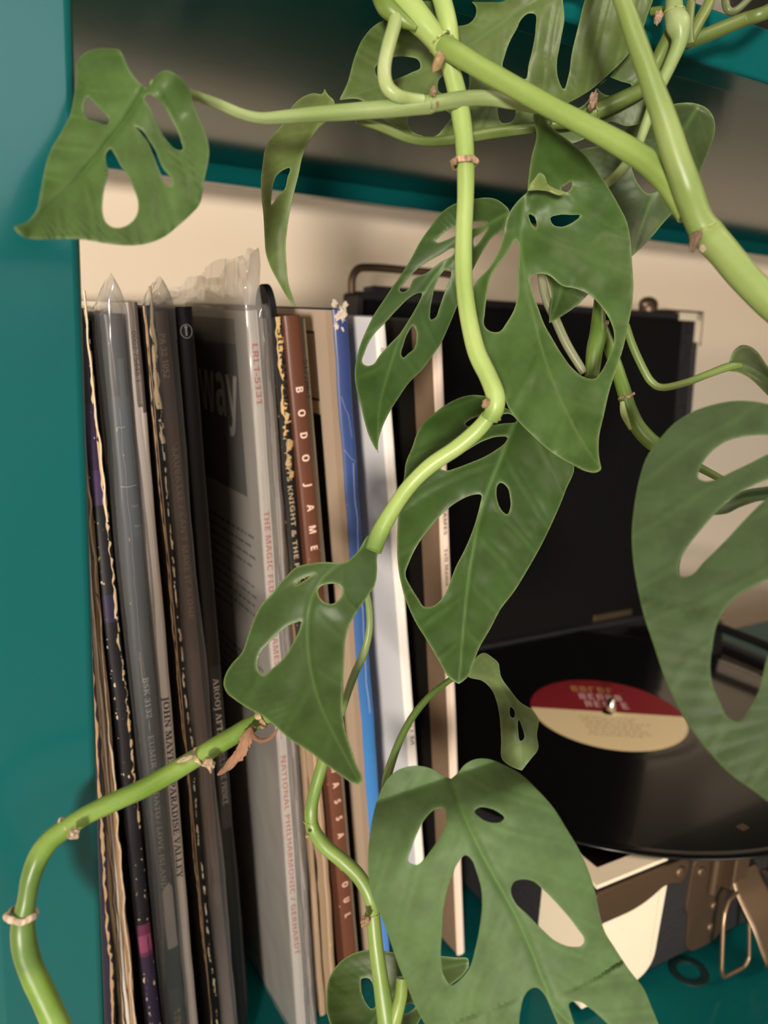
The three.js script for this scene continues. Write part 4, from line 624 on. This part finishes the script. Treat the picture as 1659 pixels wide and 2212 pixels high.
leaf({ crop: CROP(680, 1400, 2.023), outline: [668, 122, 690, 60, 740, 20, 772, 38, 800, 62, 812, 120, 852, 180, 900, 238, 950, 270, 976, 310, 970, 380, 976, 440, 940, 490, 905, 536, 862, 520, 822, 490, 815, 400, 808, 300, 795, 235, 770, 178, 735, 145], sharp: [13], holes: [[855, 255, 873, 275, 868, 306, 856, 300, 851, 276], [890, 309, 905, 345, 911, 400, 901, 406, 889, 362]], rib: [680, 115, 0.214, 790, 150, 0.222, 860, 260, 0.228, 893, 380, 0.229, 905, 530, 0.226], color: [0.092, 0.138, 0.048], vein: [0.124, 0.186, 0.074], cup: 14, tilt: 2, quilt: 0.34, seed: 38, h: 3.2, label: 'small pale curled leaf beside the record label' });
leaf({ crop: cC, outline: [432, 36, 440, 180, 410, 300, 393, 420, 384, 512, 330, 562, 286, 620, 256, 690, 246, 745, 225, 832, 152, 970, 76, 1052, 42, 1150, 60, 1300, 128, 1450, 198, 1600, 240, 1710, 272, 1800, 332, 1880, 420, 1970, 540, 2072, 660, 2142, 740, 2180, 796, 2186, 828, 2168, 814, 2100, 812, 1980, 840, 1850, 880, 1680, 920, 1560, 960, 1430, 985, 1320, 1010, 1180, 1018, 1080, 1010, 940, 1000, 800, 975, 680, 930, 590, 860, 470, 790, 370, 720, 280, 640, 210, 560, 150, 505, 95, 482, 45], sharp: [24, 4], holes: [
  [318, 796, 332, 830, 325, 1000, 325, 1130, 310, 1200, 262, 1290, 216, 1346, 160, 1342, 128, 1310, 130, 1240, 145, 1120, 166, 1020, 230, 920, 282, 848], [403, 1022, 430, 1004, 500, 1004, 602, 1075, 660, 1085, 762, 1130, 830, 1200, 880, 1280, 902, 1350, 900, 1422, 868, 1502, 822, 1590, 790, 1626, 730, 1620, 650, 1560, 590, 1480, 530, 1380, 490, 1310, 448, 1200, 410, 1090],
  [522, 664, 560, 650, 650, 648, 702, 650, 642, 700, 580, 719, 538, 706], [583, 492, 620, 464, 650, 444, 649, 482, 620, 512], [394, 640, 428, 660, 436, 732, 410, 702]],
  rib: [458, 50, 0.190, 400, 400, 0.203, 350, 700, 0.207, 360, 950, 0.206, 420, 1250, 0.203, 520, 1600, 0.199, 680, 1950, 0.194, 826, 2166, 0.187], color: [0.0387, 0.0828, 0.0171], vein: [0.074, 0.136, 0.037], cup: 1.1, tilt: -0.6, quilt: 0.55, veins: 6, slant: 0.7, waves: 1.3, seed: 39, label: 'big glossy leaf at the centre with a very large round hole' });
leaf({ crop: cC, outline: [386, 505, 402, 462, 428, 430, 462, 396, 486, 412, 508, 466, 556, 494, 618, 514, 592, 528, 500, 506, 440, 500], sharp: [0, 7], rib: [470, 400, 0.194, 470, 470, 0.196, 500, 512, 0.197], color: [0.134, 0.175, 0.042], cup: 4, seed: 40, h: 2.4, quilt: 0.07, waves: 0.14, label: 'small pale folded flap on the big centre leaf', name: 'leaf' });
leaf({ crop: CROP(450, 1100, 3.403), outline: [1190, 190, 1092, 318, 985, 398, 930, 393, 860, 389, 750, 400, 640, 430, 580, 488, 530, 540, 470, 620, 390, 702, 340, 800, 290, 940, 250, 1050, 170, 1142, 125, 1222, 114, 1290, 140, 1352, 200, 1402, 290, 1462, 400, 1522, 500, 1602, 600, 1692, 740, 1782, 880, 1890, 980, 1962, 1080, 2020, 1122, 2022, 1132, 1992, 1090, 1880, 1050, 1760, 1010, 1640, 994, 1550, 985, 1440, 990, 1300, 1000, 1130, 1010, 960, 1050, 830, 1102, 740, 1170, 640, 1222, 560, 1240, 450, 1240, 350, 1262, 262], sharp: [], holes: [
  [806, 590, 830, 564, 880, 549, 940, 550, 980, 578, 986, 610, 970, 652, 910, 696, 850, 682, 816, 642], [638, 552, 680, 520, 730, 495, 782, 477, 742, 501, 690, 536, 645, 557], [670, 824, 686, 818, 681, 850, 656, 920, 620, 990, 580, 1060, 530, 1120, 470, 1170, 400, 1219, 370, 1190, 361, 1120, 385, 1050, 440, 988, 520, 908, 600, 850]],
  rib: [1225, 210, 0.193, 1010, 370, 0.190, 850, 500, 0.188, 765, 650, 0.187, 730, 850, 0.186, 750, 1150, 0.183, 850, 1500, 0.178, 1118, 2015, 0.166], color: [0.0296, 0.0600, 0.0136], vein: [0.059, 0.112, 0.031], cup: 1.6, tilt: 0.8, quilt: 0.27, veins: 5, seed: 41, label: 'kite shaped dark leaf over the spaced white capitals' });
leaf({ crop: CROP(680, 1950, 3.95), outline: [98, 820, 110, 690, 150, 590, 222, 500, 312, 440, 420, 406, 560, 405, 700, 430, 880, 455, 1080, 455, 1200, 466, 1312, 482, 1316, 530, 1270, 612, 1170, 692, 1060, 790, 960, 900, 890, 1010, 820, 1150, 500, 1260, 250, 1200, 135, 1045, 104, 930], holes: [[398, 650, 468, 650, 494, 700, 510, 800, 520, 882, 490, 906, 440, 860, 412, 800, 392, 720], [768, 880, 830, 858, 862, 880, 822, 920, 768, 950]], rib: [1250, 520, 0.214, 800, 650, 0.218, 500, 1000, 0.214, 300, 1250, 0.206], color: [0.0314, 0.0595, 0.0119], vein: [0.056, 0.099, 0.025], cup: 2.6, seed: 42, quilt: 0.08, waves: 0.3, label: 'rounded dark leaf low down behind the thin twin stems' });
leaf({ crop: CROP(780, 1620, 2.5136), outline: [490, 158, 455, 148, 400, 110, 330, 88, 260, 90, 190, 115, 142, 160, 100, 240, 70, 340, 50, 450, 38, 600, 45, 720, 78, 840, 120, 930, 160, 1040, 200, 1160, 250, 1280, 300, 1400, 372, 1525, 480, 1640, 650, 1755, 900, 1850, 1200, 1915, 1500, 1950, 1690, 1960, 1695, 1800, 1655, 1640, 1618, 1500, 1578, 1400, 1530, 1290, 1460, 1200, 1380, 1080, 1320, 980, 1290, 870, 1265, 752, 1232, 650, 1182, 540, 1110, 420, 1040, 310, 950, 210, 862, 130, 770, 80, 690, 49, 620, 50, 560, 82, 522, 130], sharp: [0, 24], holes: [
  [446, 315, 462, 370, 455, 422, 430, 472, 390, 530, 345, 590, 302, 625, 258, 610, 275, 530, 310, 440, 350, 370, 400, 322], [614, 330, 640, 312, 690, 314, 742, 336, 779, 371, 760, 390, 710, 395, 650, 371], [570, 569, 596, 590, 626, 660, 650, 740, 657, 850, 646, 950, 620, 1080, 590, 1180, 545, 1240, 490, 1278, 452, 1230, 434, 1130, 438, 1000, 445, 880, 465, 770, 490, 692, 530, 608],
  [813, 752, 830, 715, 880, 702, 932, 712, 990, 760, 1060, 830, 1122, 900, 1170, 962, 1212, 1045, 1200, 1064, 1150, 1070, 1060, 1040, 980, 972, 900, 890, 838, 830], [858, 1500, 868, 1400, 884, 1340, 912, 1302, 950, 1288, 990, 1320, 1022, 1380, 1052, 1452, 1085, 1540, 1070, 1680, 980, 1720, 895, 1640], [1130, 1372, 1178, 1364, 1240, 1400, 1312, 1462, 1382, 1535, 1425, 1680, 1350, 1742, 1250, 1650, 1175, 1530, 1142, 1440]],
  rib: [490, 165, 0.176, 540, 310, 0.168, 605, 460, 0.165, 700, 650, 0.164, 830, 880, 0.164, 920, 1080, 0.164, 1000, 1280, 0.163, 1110, 1460, 0.162, 1690, 1955, 0.158], color: [0.065, 0.116, 0.042], vein: [0.074, 0.152, 0.037], rim: [0.099, 0.167, 0.068], cup: 1.5, tilt: -0.3, quilt: 0.3, veins: 9, slant: 1.0, groove: 0.8, seed: 43, h: 5, bend: (x, y, t, s) => 4 * smooth(0.16, -0.06, t), waves: 0.3, material: M.leafMatte, label: 'large heart shaped leaf at the bottom centre with many holes' });
leaf({ crop: CROP(1200, 700, 3.614), outline: [1300, 352, 1345, 322, 1370, 250, 1400, 195, 1450, 165, 1512, 172, 1570, 210, 1622, 280, 1662, 335, 1800, 420, 1880, 600, 1800, 650, 1662, 562, 1600, 500, 1500, 412, 1420, 376, 1360, 368], rib: [1310, 352, 0.212, 1450, 320, 0.216, 1660, 430, 0.215, 1860, 600, 0.21], color: [0.062, 0.090, 0.029], cup: 9, tilt: 3, seed: 44, quilt: 0.14, label: 'small leaf bending in from the right edge' });
const cR = CROP(1350, 840, 2.4045);
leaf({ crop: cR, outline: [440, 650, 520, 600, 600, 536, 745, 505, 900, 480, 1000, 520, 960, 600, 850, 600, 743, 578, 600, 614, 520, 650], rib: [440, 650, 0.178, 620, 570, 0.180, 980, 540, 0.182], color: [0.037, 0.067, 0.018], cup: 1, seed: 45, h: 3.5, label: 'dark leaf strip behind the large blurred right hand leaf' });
leaf({ crop: cR, outline: [743, 80, 680, 68, 560, 64, 450, 85, 350, 120, 250, 185, 180, 262, 115, 352, 75, 470, 50, 600, 36, 750, 44, 900, 65, 1030, 100, 1180, 150, 1330, 200, 1480, 262, 1620, 350, 1770, 450, 1900, 560, 2010, 660, 2080, 743, 2142, 900, 2240, 1110, 2330, 1190, 2150, 1280, 1900, 1320, 1400, 1260, 800, 1100, 350, 900, 140], sharp: [23], holes: [
  [378, 462, 384, 430, 400, 390, 450, 325, 520, 275, 600, 250, 743, 238, 900, 250, 920, 300, 743, 340, 660, 382, 560, 430, 470, 472, 420, 481], [290, 976, 279, 930, 298, 865, 340, 800, 400, 725, 470, 645, 600, 536, 743, 468, 850, 430, 850, 480, 740, 565, 640, 662, 520, 790, 420, 890, 325, 976],
  [443, 1450, 455, 1330, 475, 1230, 530, 1130, 640, 1042, 743, 990, 860, 950, 890, 1090, 810, 1250, 740, 1392, 715, 1490, 690, 1580, 642, 1668, 590, 1730, 540, 1712, 490, 1622, 458, 1550]],
  rib: [1000, 150, 0.155, 960, 700, 0.148, 900, 1200, 0.142, 840, 1700, 0.138, 1105, 2320, 0.130], color: [0.0333, 0.0599, 0.0215], vein: [0.062, 0.112, 0.037], rim: [0.068, 0.118, 0.043], cup: 0.75, tilt: 0.8, quilt: 0.22, veins: 7, slant: 0.8, waves: 0.15, seed: 46, h: 6, material: M.leafMatte, label: 'very large near leaf with long slots at the right edge' });
leaf({ crop: CROP(0, 80, 3.318), outline: [98, 1362, 190, 1326, 250, 1266, 290, 1120, 310, 1000, 370, 800, 430, 700, 505, 552, 535, 400, 550, 280, 553, 190, 600, 120, 690, 88, 780, 85, 862, 97, 885, 140, 920, 220, 965, 290, 1022, 346, 1058, 370, 1100, 310, 1150, 255, 1205, 240, 1260, 268, 1320, 320, 1360, 385, 1386, 480, 1440, 610, 1490, 740, 1498, 850, 1470, 1000, 1450, 1120, 1430, 1200, 1370, 1270, 1280, 1350, 1180, 1430, 1060, 1478, 900, 1492, 780, 1480, 600, 1450, 400, 1447, 250, 1450, 172, 1433, 130, 1400], sharp: [0], holes: [
  [625, 430, 680, 480, 746, 540, 786, 605, 770, 629, 700, 610, 620, 580, 602, 540, 603, 480], [792, 800, 820, 838, 870, 930, 920, 1000, 960, 1090, 990, 1190, 986, 1260, 950, 1320, 890, 1360, 810, 1366, 760, 1330, 740, 1280, 737, 1160, 750, 1080, 776, 960, 758, 890, 767, 820],
  [1042, 425, 1062, 412, 1120, 440, 1180, 500, 1230, 590, 1290, 720, 1305, 814, 1260, 805, 1200, 750, 1140, 650, 1082, 520], [968, 640, 1012, 662, 1062, 730, 1112, 810, 1162, 930, 1232, 1040, 1229, 1073, 1200, 1062, 1148, 970, 1104, 860, 1056, 752, 1008, 690]],
  rib: [1045, 365, 0.151, 900, 600, 0.151, 600, 970, 0.147, 330, 1250, 0.140, 104, 1366, 0.133], color: [0.047, 0.093, 0.022], vein: [0.043, 0.093, 0.019], rim: [0.124, 0.186, 0.081], cup: 1.2, tilt: 0.6, quilt: 0.61, veins: 5, slant: 0.6, groove: 0.9, seed: 47, h: 3.8, bend: (x, y, t, s) => (s > 0 && t < 0.5 ? 2.0 * smooth(40, 130, s) * smooth(0.5, 0.2, t) : 0) + (s < 0 && t < 0.3 ? 3.5 * smooth(20, 110, -s) * smooth(0.3, 0, t) : 0), label: 'curled bright leaf over the teal post at upper left' });

// --- stems and leaf stalks
const BRIGHT = { color: [0.33, 0.45, 0.145], dark: [0.235, 0.35, 0.09] }, GREEN = { color: [0.130, 0.205, 0.040], dark: [0.075, 0.145, 0.020] }, OLIVE = { color: [0.115, 0.165, 0.040], dark: [0.072, 0.112, 0.024] };
const sMain = stalk('stem', [[956, 92, 0.186, 27], [968, 130, 0.186, 20], [985, 190, 0.187, 20.5], [998, 260, 0.188, 20.5], [1005, 335, 0.188, 20], [1006, 420, 0.189, 18.5], [1002, 520, 0.190, 18.5], [1003, 610, 0.190, 18.5], [1013, 690, 0.189, 19], [1030, 760, 0.188, 20], [1054, 812, 0.187, 20], [1069, 850, 0.186, 21], [1070, 880, 0.186, 20], [1058, 905, 0.187, 19]], { ...BRIGHT, seed: 3, tone: (t) => 0.55 * smooth(0.90, 1, t), label: 'bright upright stem with two joints' });
node(sMain, 1005, 352, 0.188, 26, 0.06, 1, { width: 0.22, seed: 2, tube: 0.20, color: [0.52, 0.36, 0.22] });
bud(sMain, 981, 349, 0.184, 9, -1, -0.1, { seed: 5, length: 0.9 });
node(sMain, 1062, 900, 0.187, 18, -0.35, 0.95, { width: 0.14, color: [0.40, 0.42, 0.14], frill: 0.05, seed: 4 });
bud(sMain, 1048, 872, 0.180, 10, -0.6, 0.8, { seed: 8, length: 1.0 });
const pet7 = stalk('petiole', [[1056, 900, 0.1885, 17], [1030, 930, 0.189, 17.5], [985, 968, 0.190, 17.5], [930, 1005, 0.191, 17], [884, 1050, 0.192, 16.5], [846, 1105, 0.192, 17], [820, 1152, 0.192, 19], [806, 1190, 0.191, 18]], { ...BRIGHT, seed: 6, tone: (t) => 0.8 * smooth(0.72, 1, t) });
const sTop = stalk('stem', [[1850, -335, 0.47, 13], [1400, -430, 0.345, 18], [960, -340, 0.24, 27], [790, -170, 0.197, 33], [800, -60, 0.186, 34], [862, -4, 0.185, 33], [905, 42, 0.184, 29], [940, 82, 0.184, 25], [962, 112, 0.184, 24]], { ...BRIGHT, seed: 9, label: 'thick pale stem entering at the top' });
stalk('stem', [[1860, -325, 0.47, 8], [1450, -380, 0.34, 11], [1080, -310, 0.245, 15], [950, -160, 0.2, 19], [940, -50, 0.189, 20], [955, 0, 0.188, 20], [968, 50, 0.187, 20], [976, 100, 0.188, 17]], { ...BRIGHT, seed: 10 });
stalk('bract', [[822, -10, 0.183, 20], [838, 18, 0.182, 21], [872, 45, 0.182, 15], [900, 62, 0.182, 5]], { color: [0.136, 0.210, 0.041], dark: [0.095, 0.168, 0.029], seed: 11 });
node(sTop, 950, 90, 0.184, 25, 0.62, 0.75, { width: 0.12, color: [0.42, 0.48, 0.15], frill: 0.04, seed: 3 });
bud(sTop, 946, 134, 0.180, 14, -0.35, 1, { seed: 12, length: 1.7, color: [0.42, 0.27, 0.13], rough: 0.2 });
const sDiag = stalk('stem', [[958, 100, 0.1835, 24], [985, 115, 0.182, 23], [1040, 148, 0.180, 22.5], [1110, 188, 0.178, 22], [1190, 232, 0.176, 22], [1270, 274, 0.174, 23], [1350, 318, 0.172, 25], [1415, 362, 0.170, 28], [1460, 410, 0.169, 31], [1492, 462, 0.168, 30]], { color: [0.224, 0.325, 0.084], dark: [0.157, 0.248, 0.053], seed: 13, label: 'thick stem crossing diagonally to the right' });
const sRight = stalk('stem', [[1880, -325, 0.47, 6], [1610, -370, 0.31, 9], [1390, -270, 0.195, 14], [1322, -140, 0.166, 16], [1320, -60, 0.160, 17], [1345, 0, 0.160, 19], [1376, 90, 0.161, 22], [1408, 180, 0.162, 24], [1436, 260, 0.163, 27], [1462, 340, 0.164, 29], [1486, 410, 0.165, 31], [1508, 470, 0.165, 31], [1530, 505, 0.165, 34], [1560, 540, 0.164, 33], [1610, 600, 0.162, 32], [1670, 660, 0.160, 32], [1740, 720, 0.158, 32], [1830, 820, 0.157, 28], [1890, 930, 0.157, 20], [1905, 1020, 0.158, 5]], { color: [0.207, 0.290, 0.091], dark: [0.149, 0.222, 0.057], seed: 14, label: 'thick blurred stem running down to the right edge' });
node(sRight, 1523, 497, 0.165, 32, 0.35, 0.93, { width: 0.09, color: [0.30, 0.36, 0.10], frill: 0.03, seed: 6, tube: 0.12 });
bud(sRight, 1501, 522, 0.163, 13, -0.4, 1, { seed: 15, color: [0.20, 0.12, 0.075] }); bud(sRight, 1518, 538, 0.162, 8, 0.2, 1, { seed: 16, color: [0.5, 0.36, 0.25], length: 1 });
stalk('petiole', [[1846, 842, 0.157, 9], [1806, 866, 0.156, 8], [1764, 908, 0.155, 7]], { ...GREEN, seed: 50 });
// horizontal stem towards the left leaf and the looping stalk on it
const sAcross = stalk('stem', [[330, 182, 0.152, 9], [380, 194, 0.157, 10], [420, 206, 0.162, 10.5], [470, 224, 0.168, 11], [520, 245, 0.171, 11.5], [565, 255, 0.173, 12], [620, 252, 0.175, 14], [690, 246, 0.178, 16.5], [770, 240, 0.180, 18], [850, 234, 0.181, 19], [925, 226, 0.1825, 19.5], [940, 224, 0.183, 17], [1000, 214, 0.186, 17], [1060, 213, 0.188, 16], [1110, 222, 0.188, 14], [1162, 236, 0.186, 10]], { color: [0.257, 0.333, 0.147], dark: [0.183, 0.265, 0.084], seed: 17, grooveDepth: 0.12, grooveAt: 0.9, label: 'pale level stem leading to the left leaf' });
stalk('petiole', [[858, 30, 0.182, 15], [852, 55, 0.181, 15.5], [838, 105, 0.179, 15], [830, 150, 0.178, 15], [836, 186, 0.178, 15.5], [856, 206, 0.1785, 15], [884, 213, 0.180, 13], [915, 216, 0.181, 11]], { color: [0.349, 0.427, 0.210], dark: [0.249, 0.342, 0.119], seed: 18 });
node(sAcross, 930, 224, 0.1825, 18.5, 1, -0.1, { width: 0.10, color: [0.40, 0.46, 0.16], frill: 0.04, seed: 9 });
bud(sAcross, 937, 196, 0.180, 8, 0.1, -1, { seed: 19, length: 1.4 }); bud(sAcross, 945, 226, 0.1725, 4.5, 0, 1, { seed: 20, length: 1.3, rough: 0.1, color: [0.3, 0.14, 0.06] });
stalk('petiole', [[770, 258, 0.186, 8], [830, 278, 0.188, 9], [880, 298, 0.190, 9.5], [930, 306, 0.193, 10], [990, 300, 0.198, 11], [1060, 288, 0.202, 12], [1110, 282, 0.204, 11], [1165, 276, 0.203, 10]], { color: [0.136, 0.189, 0.057], dark: [0.082, 0.126, 0.029], seed: 21, grooveDepth: 0.2, grooveAt: 1.1 });
// cluster at the upper right
const sUp = stalk('stem', [[1870, -320, 0.47, 7.5], [1640, -350, 0.34, 10], [1490, -210, 0.235, 15], [1450, -60, 0.205, 17], [1456, 0, 0.204, 18], [1457, 30, 0.203, 21], [1466, 55, 0.202, 26], [1468, 90, 0.202, 17], [1448, 140, 0.203, 14], [1420, 200, 0.204, 12.5], [1395, 270, 0.205, 10.5], [1376, 318, 0.205, 10], [1352, 356, 0.207, 10.5], [1322, 388, 0.211, 10], [1280, 415, 0.216, 9]], { color: [0.282, 0.367, 0.168], dark: [0.199, 0.282, 0.098], seed: 22, label: 'arching pale stalk at the upper right' });
node(sUp, 1457, 27, 0.203, 21, 0.05, 1, { width: 0.1, color: [0.36, 0.42, 0.13], frill: 0.04 });
bud(sUp, 1421, 38, 0.2, 10, -0.3, 1, { seed: 23, color: [0.42, 0.26, 0.17] });
stalk('petiole', [[1408, 25, 0.212, 9], [1440, 22, 0.209, 9], [1456, 20, 0.206, 9]], { ...GREEN, seed: 24 });
const sBack = stalk('stem', [[1458, 55, 0.205, 16], [1436, 100, 0.208, 16], [1412, 150, 0.211, 16], [1392, 188, 0.213, 15.5], [1350, 212, 0.214, 17], [1310, 230, 0.215, 18], [1280, 244, 0.216, 17], [1230, 262, 0.216, 14], [1190, 268, 0.216, 10]], { ...OLIVE, color: [0.129, 0.203, 0.041], seed: 25 });
node(sBack, 1285, 240, 0.2155, 17, 0.9, -0.4, { width: 0.1, color: [0.36, 0.40, 0.16], frill: 0.04 }); bud(sBack, 1283, 215, 0.209, 12, 0.3, -1, { seed: 26, color: [0.40, 0.24, 0.17], rough: 0.5 });
stalk('stem', [[1482, 92, 0.21, 14], [1530, 74, 0.211, 15], [1600, 45, 0.213, 14.5], [1680, 12, 0.215, 14], [1790, -90, 0.26, 11], [1860, -240, 0.38, 8], [1890, -320, 0.47, 6]], { ...OLIVE, seed: 27 });
stalk('petiole', [[1870, -320, 0.47, 5], [1660, -260, 0.31, 7], [1560, -110, 0.225, 9], [1540, -30, 0.212, 10], [1530, 10, 0.211, 12], [1505, 55, 0.209, 13], [1484, 95, 0.208, 14]], { ...OLIVE, color: [0.150, 0.203, 0.057], seed: 28 });
stalk('petiole', [[1850, -320, 0.47, 4.5], [1640, -290, 0.32, 6], [1520, -130, 0.225, 8], [1500, -40, 0.208, 9], [1492, 10, 0.208, 10], [1488, 60, 0.207, 10], [1490, 98, 0.207, 11]], { ...OLIVE, color: [0.163, 0.210, 0.074], seed: 29 });
stalk('petiole', [[1880, -320, 0.47, 3.5], [1690, -240, 0.3, 5], [1575, -110, 0.225, 6.5], [1566, -40, 0.216, 7], [1567, 5, 0.216, 8], [1576, 24, 0.216, 8], [1596, 18, 0.217, 7.5], [1640, -25, 0.218, 7]], { color: [0.136, 0.168, 0.082], dark: [0.088, 0.119, 0.041], seed: 30 });
// behind the centre leaf
stalk('petiole', [[1168, 585, 0.226, 9], [1178, 640, 0.226, 9.5], [1200, 690, 0.226, 10], [1225, 745, 0.226, 10], [1262, 806, 0.226, 9]], { color: [0.190, 0.217, 0.123], dark: [0.136, 0.161, 0.074], seed: 31, grooveDepth: 0.15 });
const sMid = stalk('stem', [[1296, 640, 0.228, 12], [1293, 690, 0.227, 15], [1292, 720, 0.226, 18], [1284, 760, 0.226, 18], [1278, 815, 0.226, 15]], { ...GREEN, seed: 32 }); bud(sMid, 1311, 697, 0.222, 6, 0.6, -0.8, { seed: 33, length: 0.9, color: [0.55, 0.33, 0.25] });
const sLow = stalk('stem', [[1300, 700, 0.229, 10], [1315, 745, 0.228, 13], [1334, 800, 0.226, 14], [1348, 845, 0.225, 15], [1360, 885, 0.225, 16], [1380, 925, 0.225, 17], [1412, 958, 0.225, 17], [1460, 985, 0.226, 13], [1515, 1012, 0.227, 9], [1560, 1036, 0.228, 8]], { ...GREEN, seed: 34, label: 'green jointed stem in front of the black lid' });
node(sLow, 1352, 858, 0.225, 15, 0.35, 1, { width: 0.2, color: [0.40, 0.26, 0.18], frill: 0.25, seed: 5 }); stalk('bract', [[1344, 868, 0.222, 5], [1348, 895, 0.2215, 7], [1362, 928, 0.222, 3]], { color: [0.34, 0.42, 0.18], dark: [0.25, 0.34, 0.1], seed: 35 });
stalk('petiole', [[1352, 702, 0.212, 8], [1366, 745, 0.212, 8.5], [1390, 798, 0.212, 8.5], [1408, 826, 0.212, 8.5], [1432, 837, 0.212, 8], [1480, 827, 0.212, 8], [1530, 808, 0.212, 8], [1575, 792, 0.212, 9], [1600, 790, 0.213, 6]], { color: [0.150, 0.217, 0.061], dark: [0.095, 0.154, 0.033], seed: 36, label: 'thin bent stalk of the small right hand leaf' });
// thin stalk of the large bottom leaf, and the one behind the kite shaped leaf
stalk('petiole', [[985, 1462, 0.206, 6], [965, 1474, 0.205, 6.5], [930, 1502, 0.202, 7], [895, 1543, 0.199, 8], [868, 1590, 0.196, 8], [848, 1640, 0.193, 9], [836, 1680, 0.190, 10], [830, 1730, 0.187, 10]], { color: [0.116, 0.182, 0.045], dark: [0.071, 0.126, 0.025], seed: 37 });
stalk('petiole', [[788, 1260, 0.205, 6], [797, 1310, 0.207, 7.5], [798, 1360, 0.208, 8], [786, 1410, 0.208, 8.5], [766, 1455, 0.206, 8.5], [750, 1500, 0.204, 8], [738, 1545, 0.202, 6]], { color: [0.163, 0.224, 0.082], dark: [0.102, 0.161, 0.041], seed: 38, grooveDepth: 0.15 });
const sTwin = stalk('stem', [[706, 1620, 0.200, 11], [694, 1660, 0.199, 13], [680, 1710, 0.198, 13], [672, 1752, 0.197, 14], [676, 1790, 0.197, 15], [700, 1826, 0.196, 16], [738, 1858, 0.195, 16], [776, 1895, 0.194, 16], [800, 1940, 0.193, 15], [806, 1980, 0.193, 15], [813, 2050, 0.192, 16], [824, 2130, 0.191, 18], [838, 2222, 0.190, 22], [848, 2290, 0.190, 24], [856, 2370, 0.19, 17], [852, 2440, 0.19, 4]], { color: [0.199, 0.299, 0.077], dark: [0.124, 0.213, 0.042], seed: 39, label: 'wavy stem hanging below the kite shaped leaf' });
node(sTwin, 671, 1776, 0.197, 14, -0.1, 1, { width: 0.1, color: [0.36, 0.42, 0.12], frill: 0.03 }); bud(sTwin, 664, 1806, 0.193, 5, -0.5, 0.6, { seed: 40, length: 0.9, color: [0.42, 0.34, 0.14] });
node(sTwin, 805, 1974, 0.193, 15, 0.1, 1, { width: 0.1, color: [0.34, 0.42, 0.12], frill: 0.04 }); bud(sTwin, 789, 1990, 0.188, 11, -0.4, 0.7, { seed: 41, rough: 0.5, length: 1.1, color: [0.40, 0.24, 0.13], name: 'dried_scale' });
stalk('petiole', [[868, 2112, 0.192, 12], [866, 2150, 0.191, 14], [856, 2190, 0.190, 15], [845, 2230, 0.190, 17], [842, 2280, 0.190, 18]], { color: [0.224, 0.316, 0.081], dark: [0.149, 0.239, 0.045], seed: 42 });
// bottom left stem
const sLeft = stalk('stem', [[582, 1548, 0.196, 14], [556, 1558, 0.195, 17], [520, 1580, 0.193, 19], [470, 1610, 0.190, 20], [420, 1640, 0.187, 20], [360, 1676, 0.183, 20.5], [300, 1708, 0.179, 20.5], [230, 1740, 0.175, 20], [180, 1765, 0.172, 20], [148, 1786, 0.170, 21], [112, 1812, 0.168, 22], [84, 1850, 0.166, 22], [66, 1900, 0.165, 20.5], [57, 1950, 0.164, 20], [50, 1990, 0.164, 24], [52, 2040, 0.164, 27], [66, 2090, 0.164, 27], [88, 2140, 0.164, 27], [112, 2190, 0.164, 28], [140, 2260, 0.164, 29], [162, 2340, 0.164, 26], [172, 2420, 0.165, 17], [168, 2480, 0.166, 4]], { color: [0.199, 0.307, 0.070], dark: [0.121, 0.217, 0.031], seed: 43, tone: (t) => 0.75 * smooth(0.48, 0.53, t) * smooth(0.76, 0.71, t), toneColor: [0.051, 0.112, 0.021], label: 'jointed stem looping across the teal post at lower left' });
node(sLeft, 431, 1636, 0.187, 22, 0.85, -0.5, { width: 0.16, color: [0.50, 0.38, 0.24], frill: 0.3, seed: 8 }); bud(sLeft, 452, 1652, 0.183, 12, 0.3, 0.8, { seed: 44, rough: 0.5, length: 1.2, color: [0.46, 0.32, 0.2], name: 'dried_scale' }); bud(sLeft, 400, 1640, 0.183, 7, -1, 0.4, { seed: 45, rough: 0.3, length: 2.6, color: [0.46, 0.34, 0.21], name: 'dried_scale' });
node(sLeft, 148, 1788, 0.170, 22, 0.75, -0.65, { width: 0.2, color: [0.56, 0.44, 0.31], frill: 0.3, seed: 9 }); bud(sLeft, 160, 1801, 0.166, 12, 0.4, 0.8, { seed: 46, rough: 0.45, length: 0.9, color: [0.5, 0.36, 0.25], name: 'dried_scale' });
node(sLeft, 46, 1977, 0.164, 29, -0.12, 1, { width: 0.22, color: [0.58, 0.47, 0.35], frill: 0.14, seed: 10, tube: 0.2, label: 'pale papery ring around the stem joint' });
node(sLeft, 563, 1552, 0.195, 17, 0.9, -0.45, { width: 0.4, color: [0.52, 0.36, 0.2], frill: 0.3, seed: 11 });
// shrivelled brown sheaths hanging from the last joint
const dry = (rows, o) => { const m = stalk('dried_sheath', rows, { color: [0.27, 0.145, 0.08], dark: [0.17, 0.088, 0.048], flat: 0.4, crinkle: 0.28, ...o }); m.material = M.husk; return m; };
dry([[548, 1568, 0.190, 6], [534, 1594, 0.189, 11], [522, 1622, 0.189, 12], [504, 1644, 0.189, 9], [486, 1662, 0.189, 6], [470, 1674, 0.189, 2]], { seed: 47, label: 'dry brown withered sheath hanging from the joint' });
dry([[540, 1572, 0.189, 4], [548, 1592, 0.187, 5], [566, 1600, 0.187, 4.5], [586, 1592, 0.188, 4], [600, 1574, 0.189, 2]], { seed: 48 });

renderer.render(scene, camera);
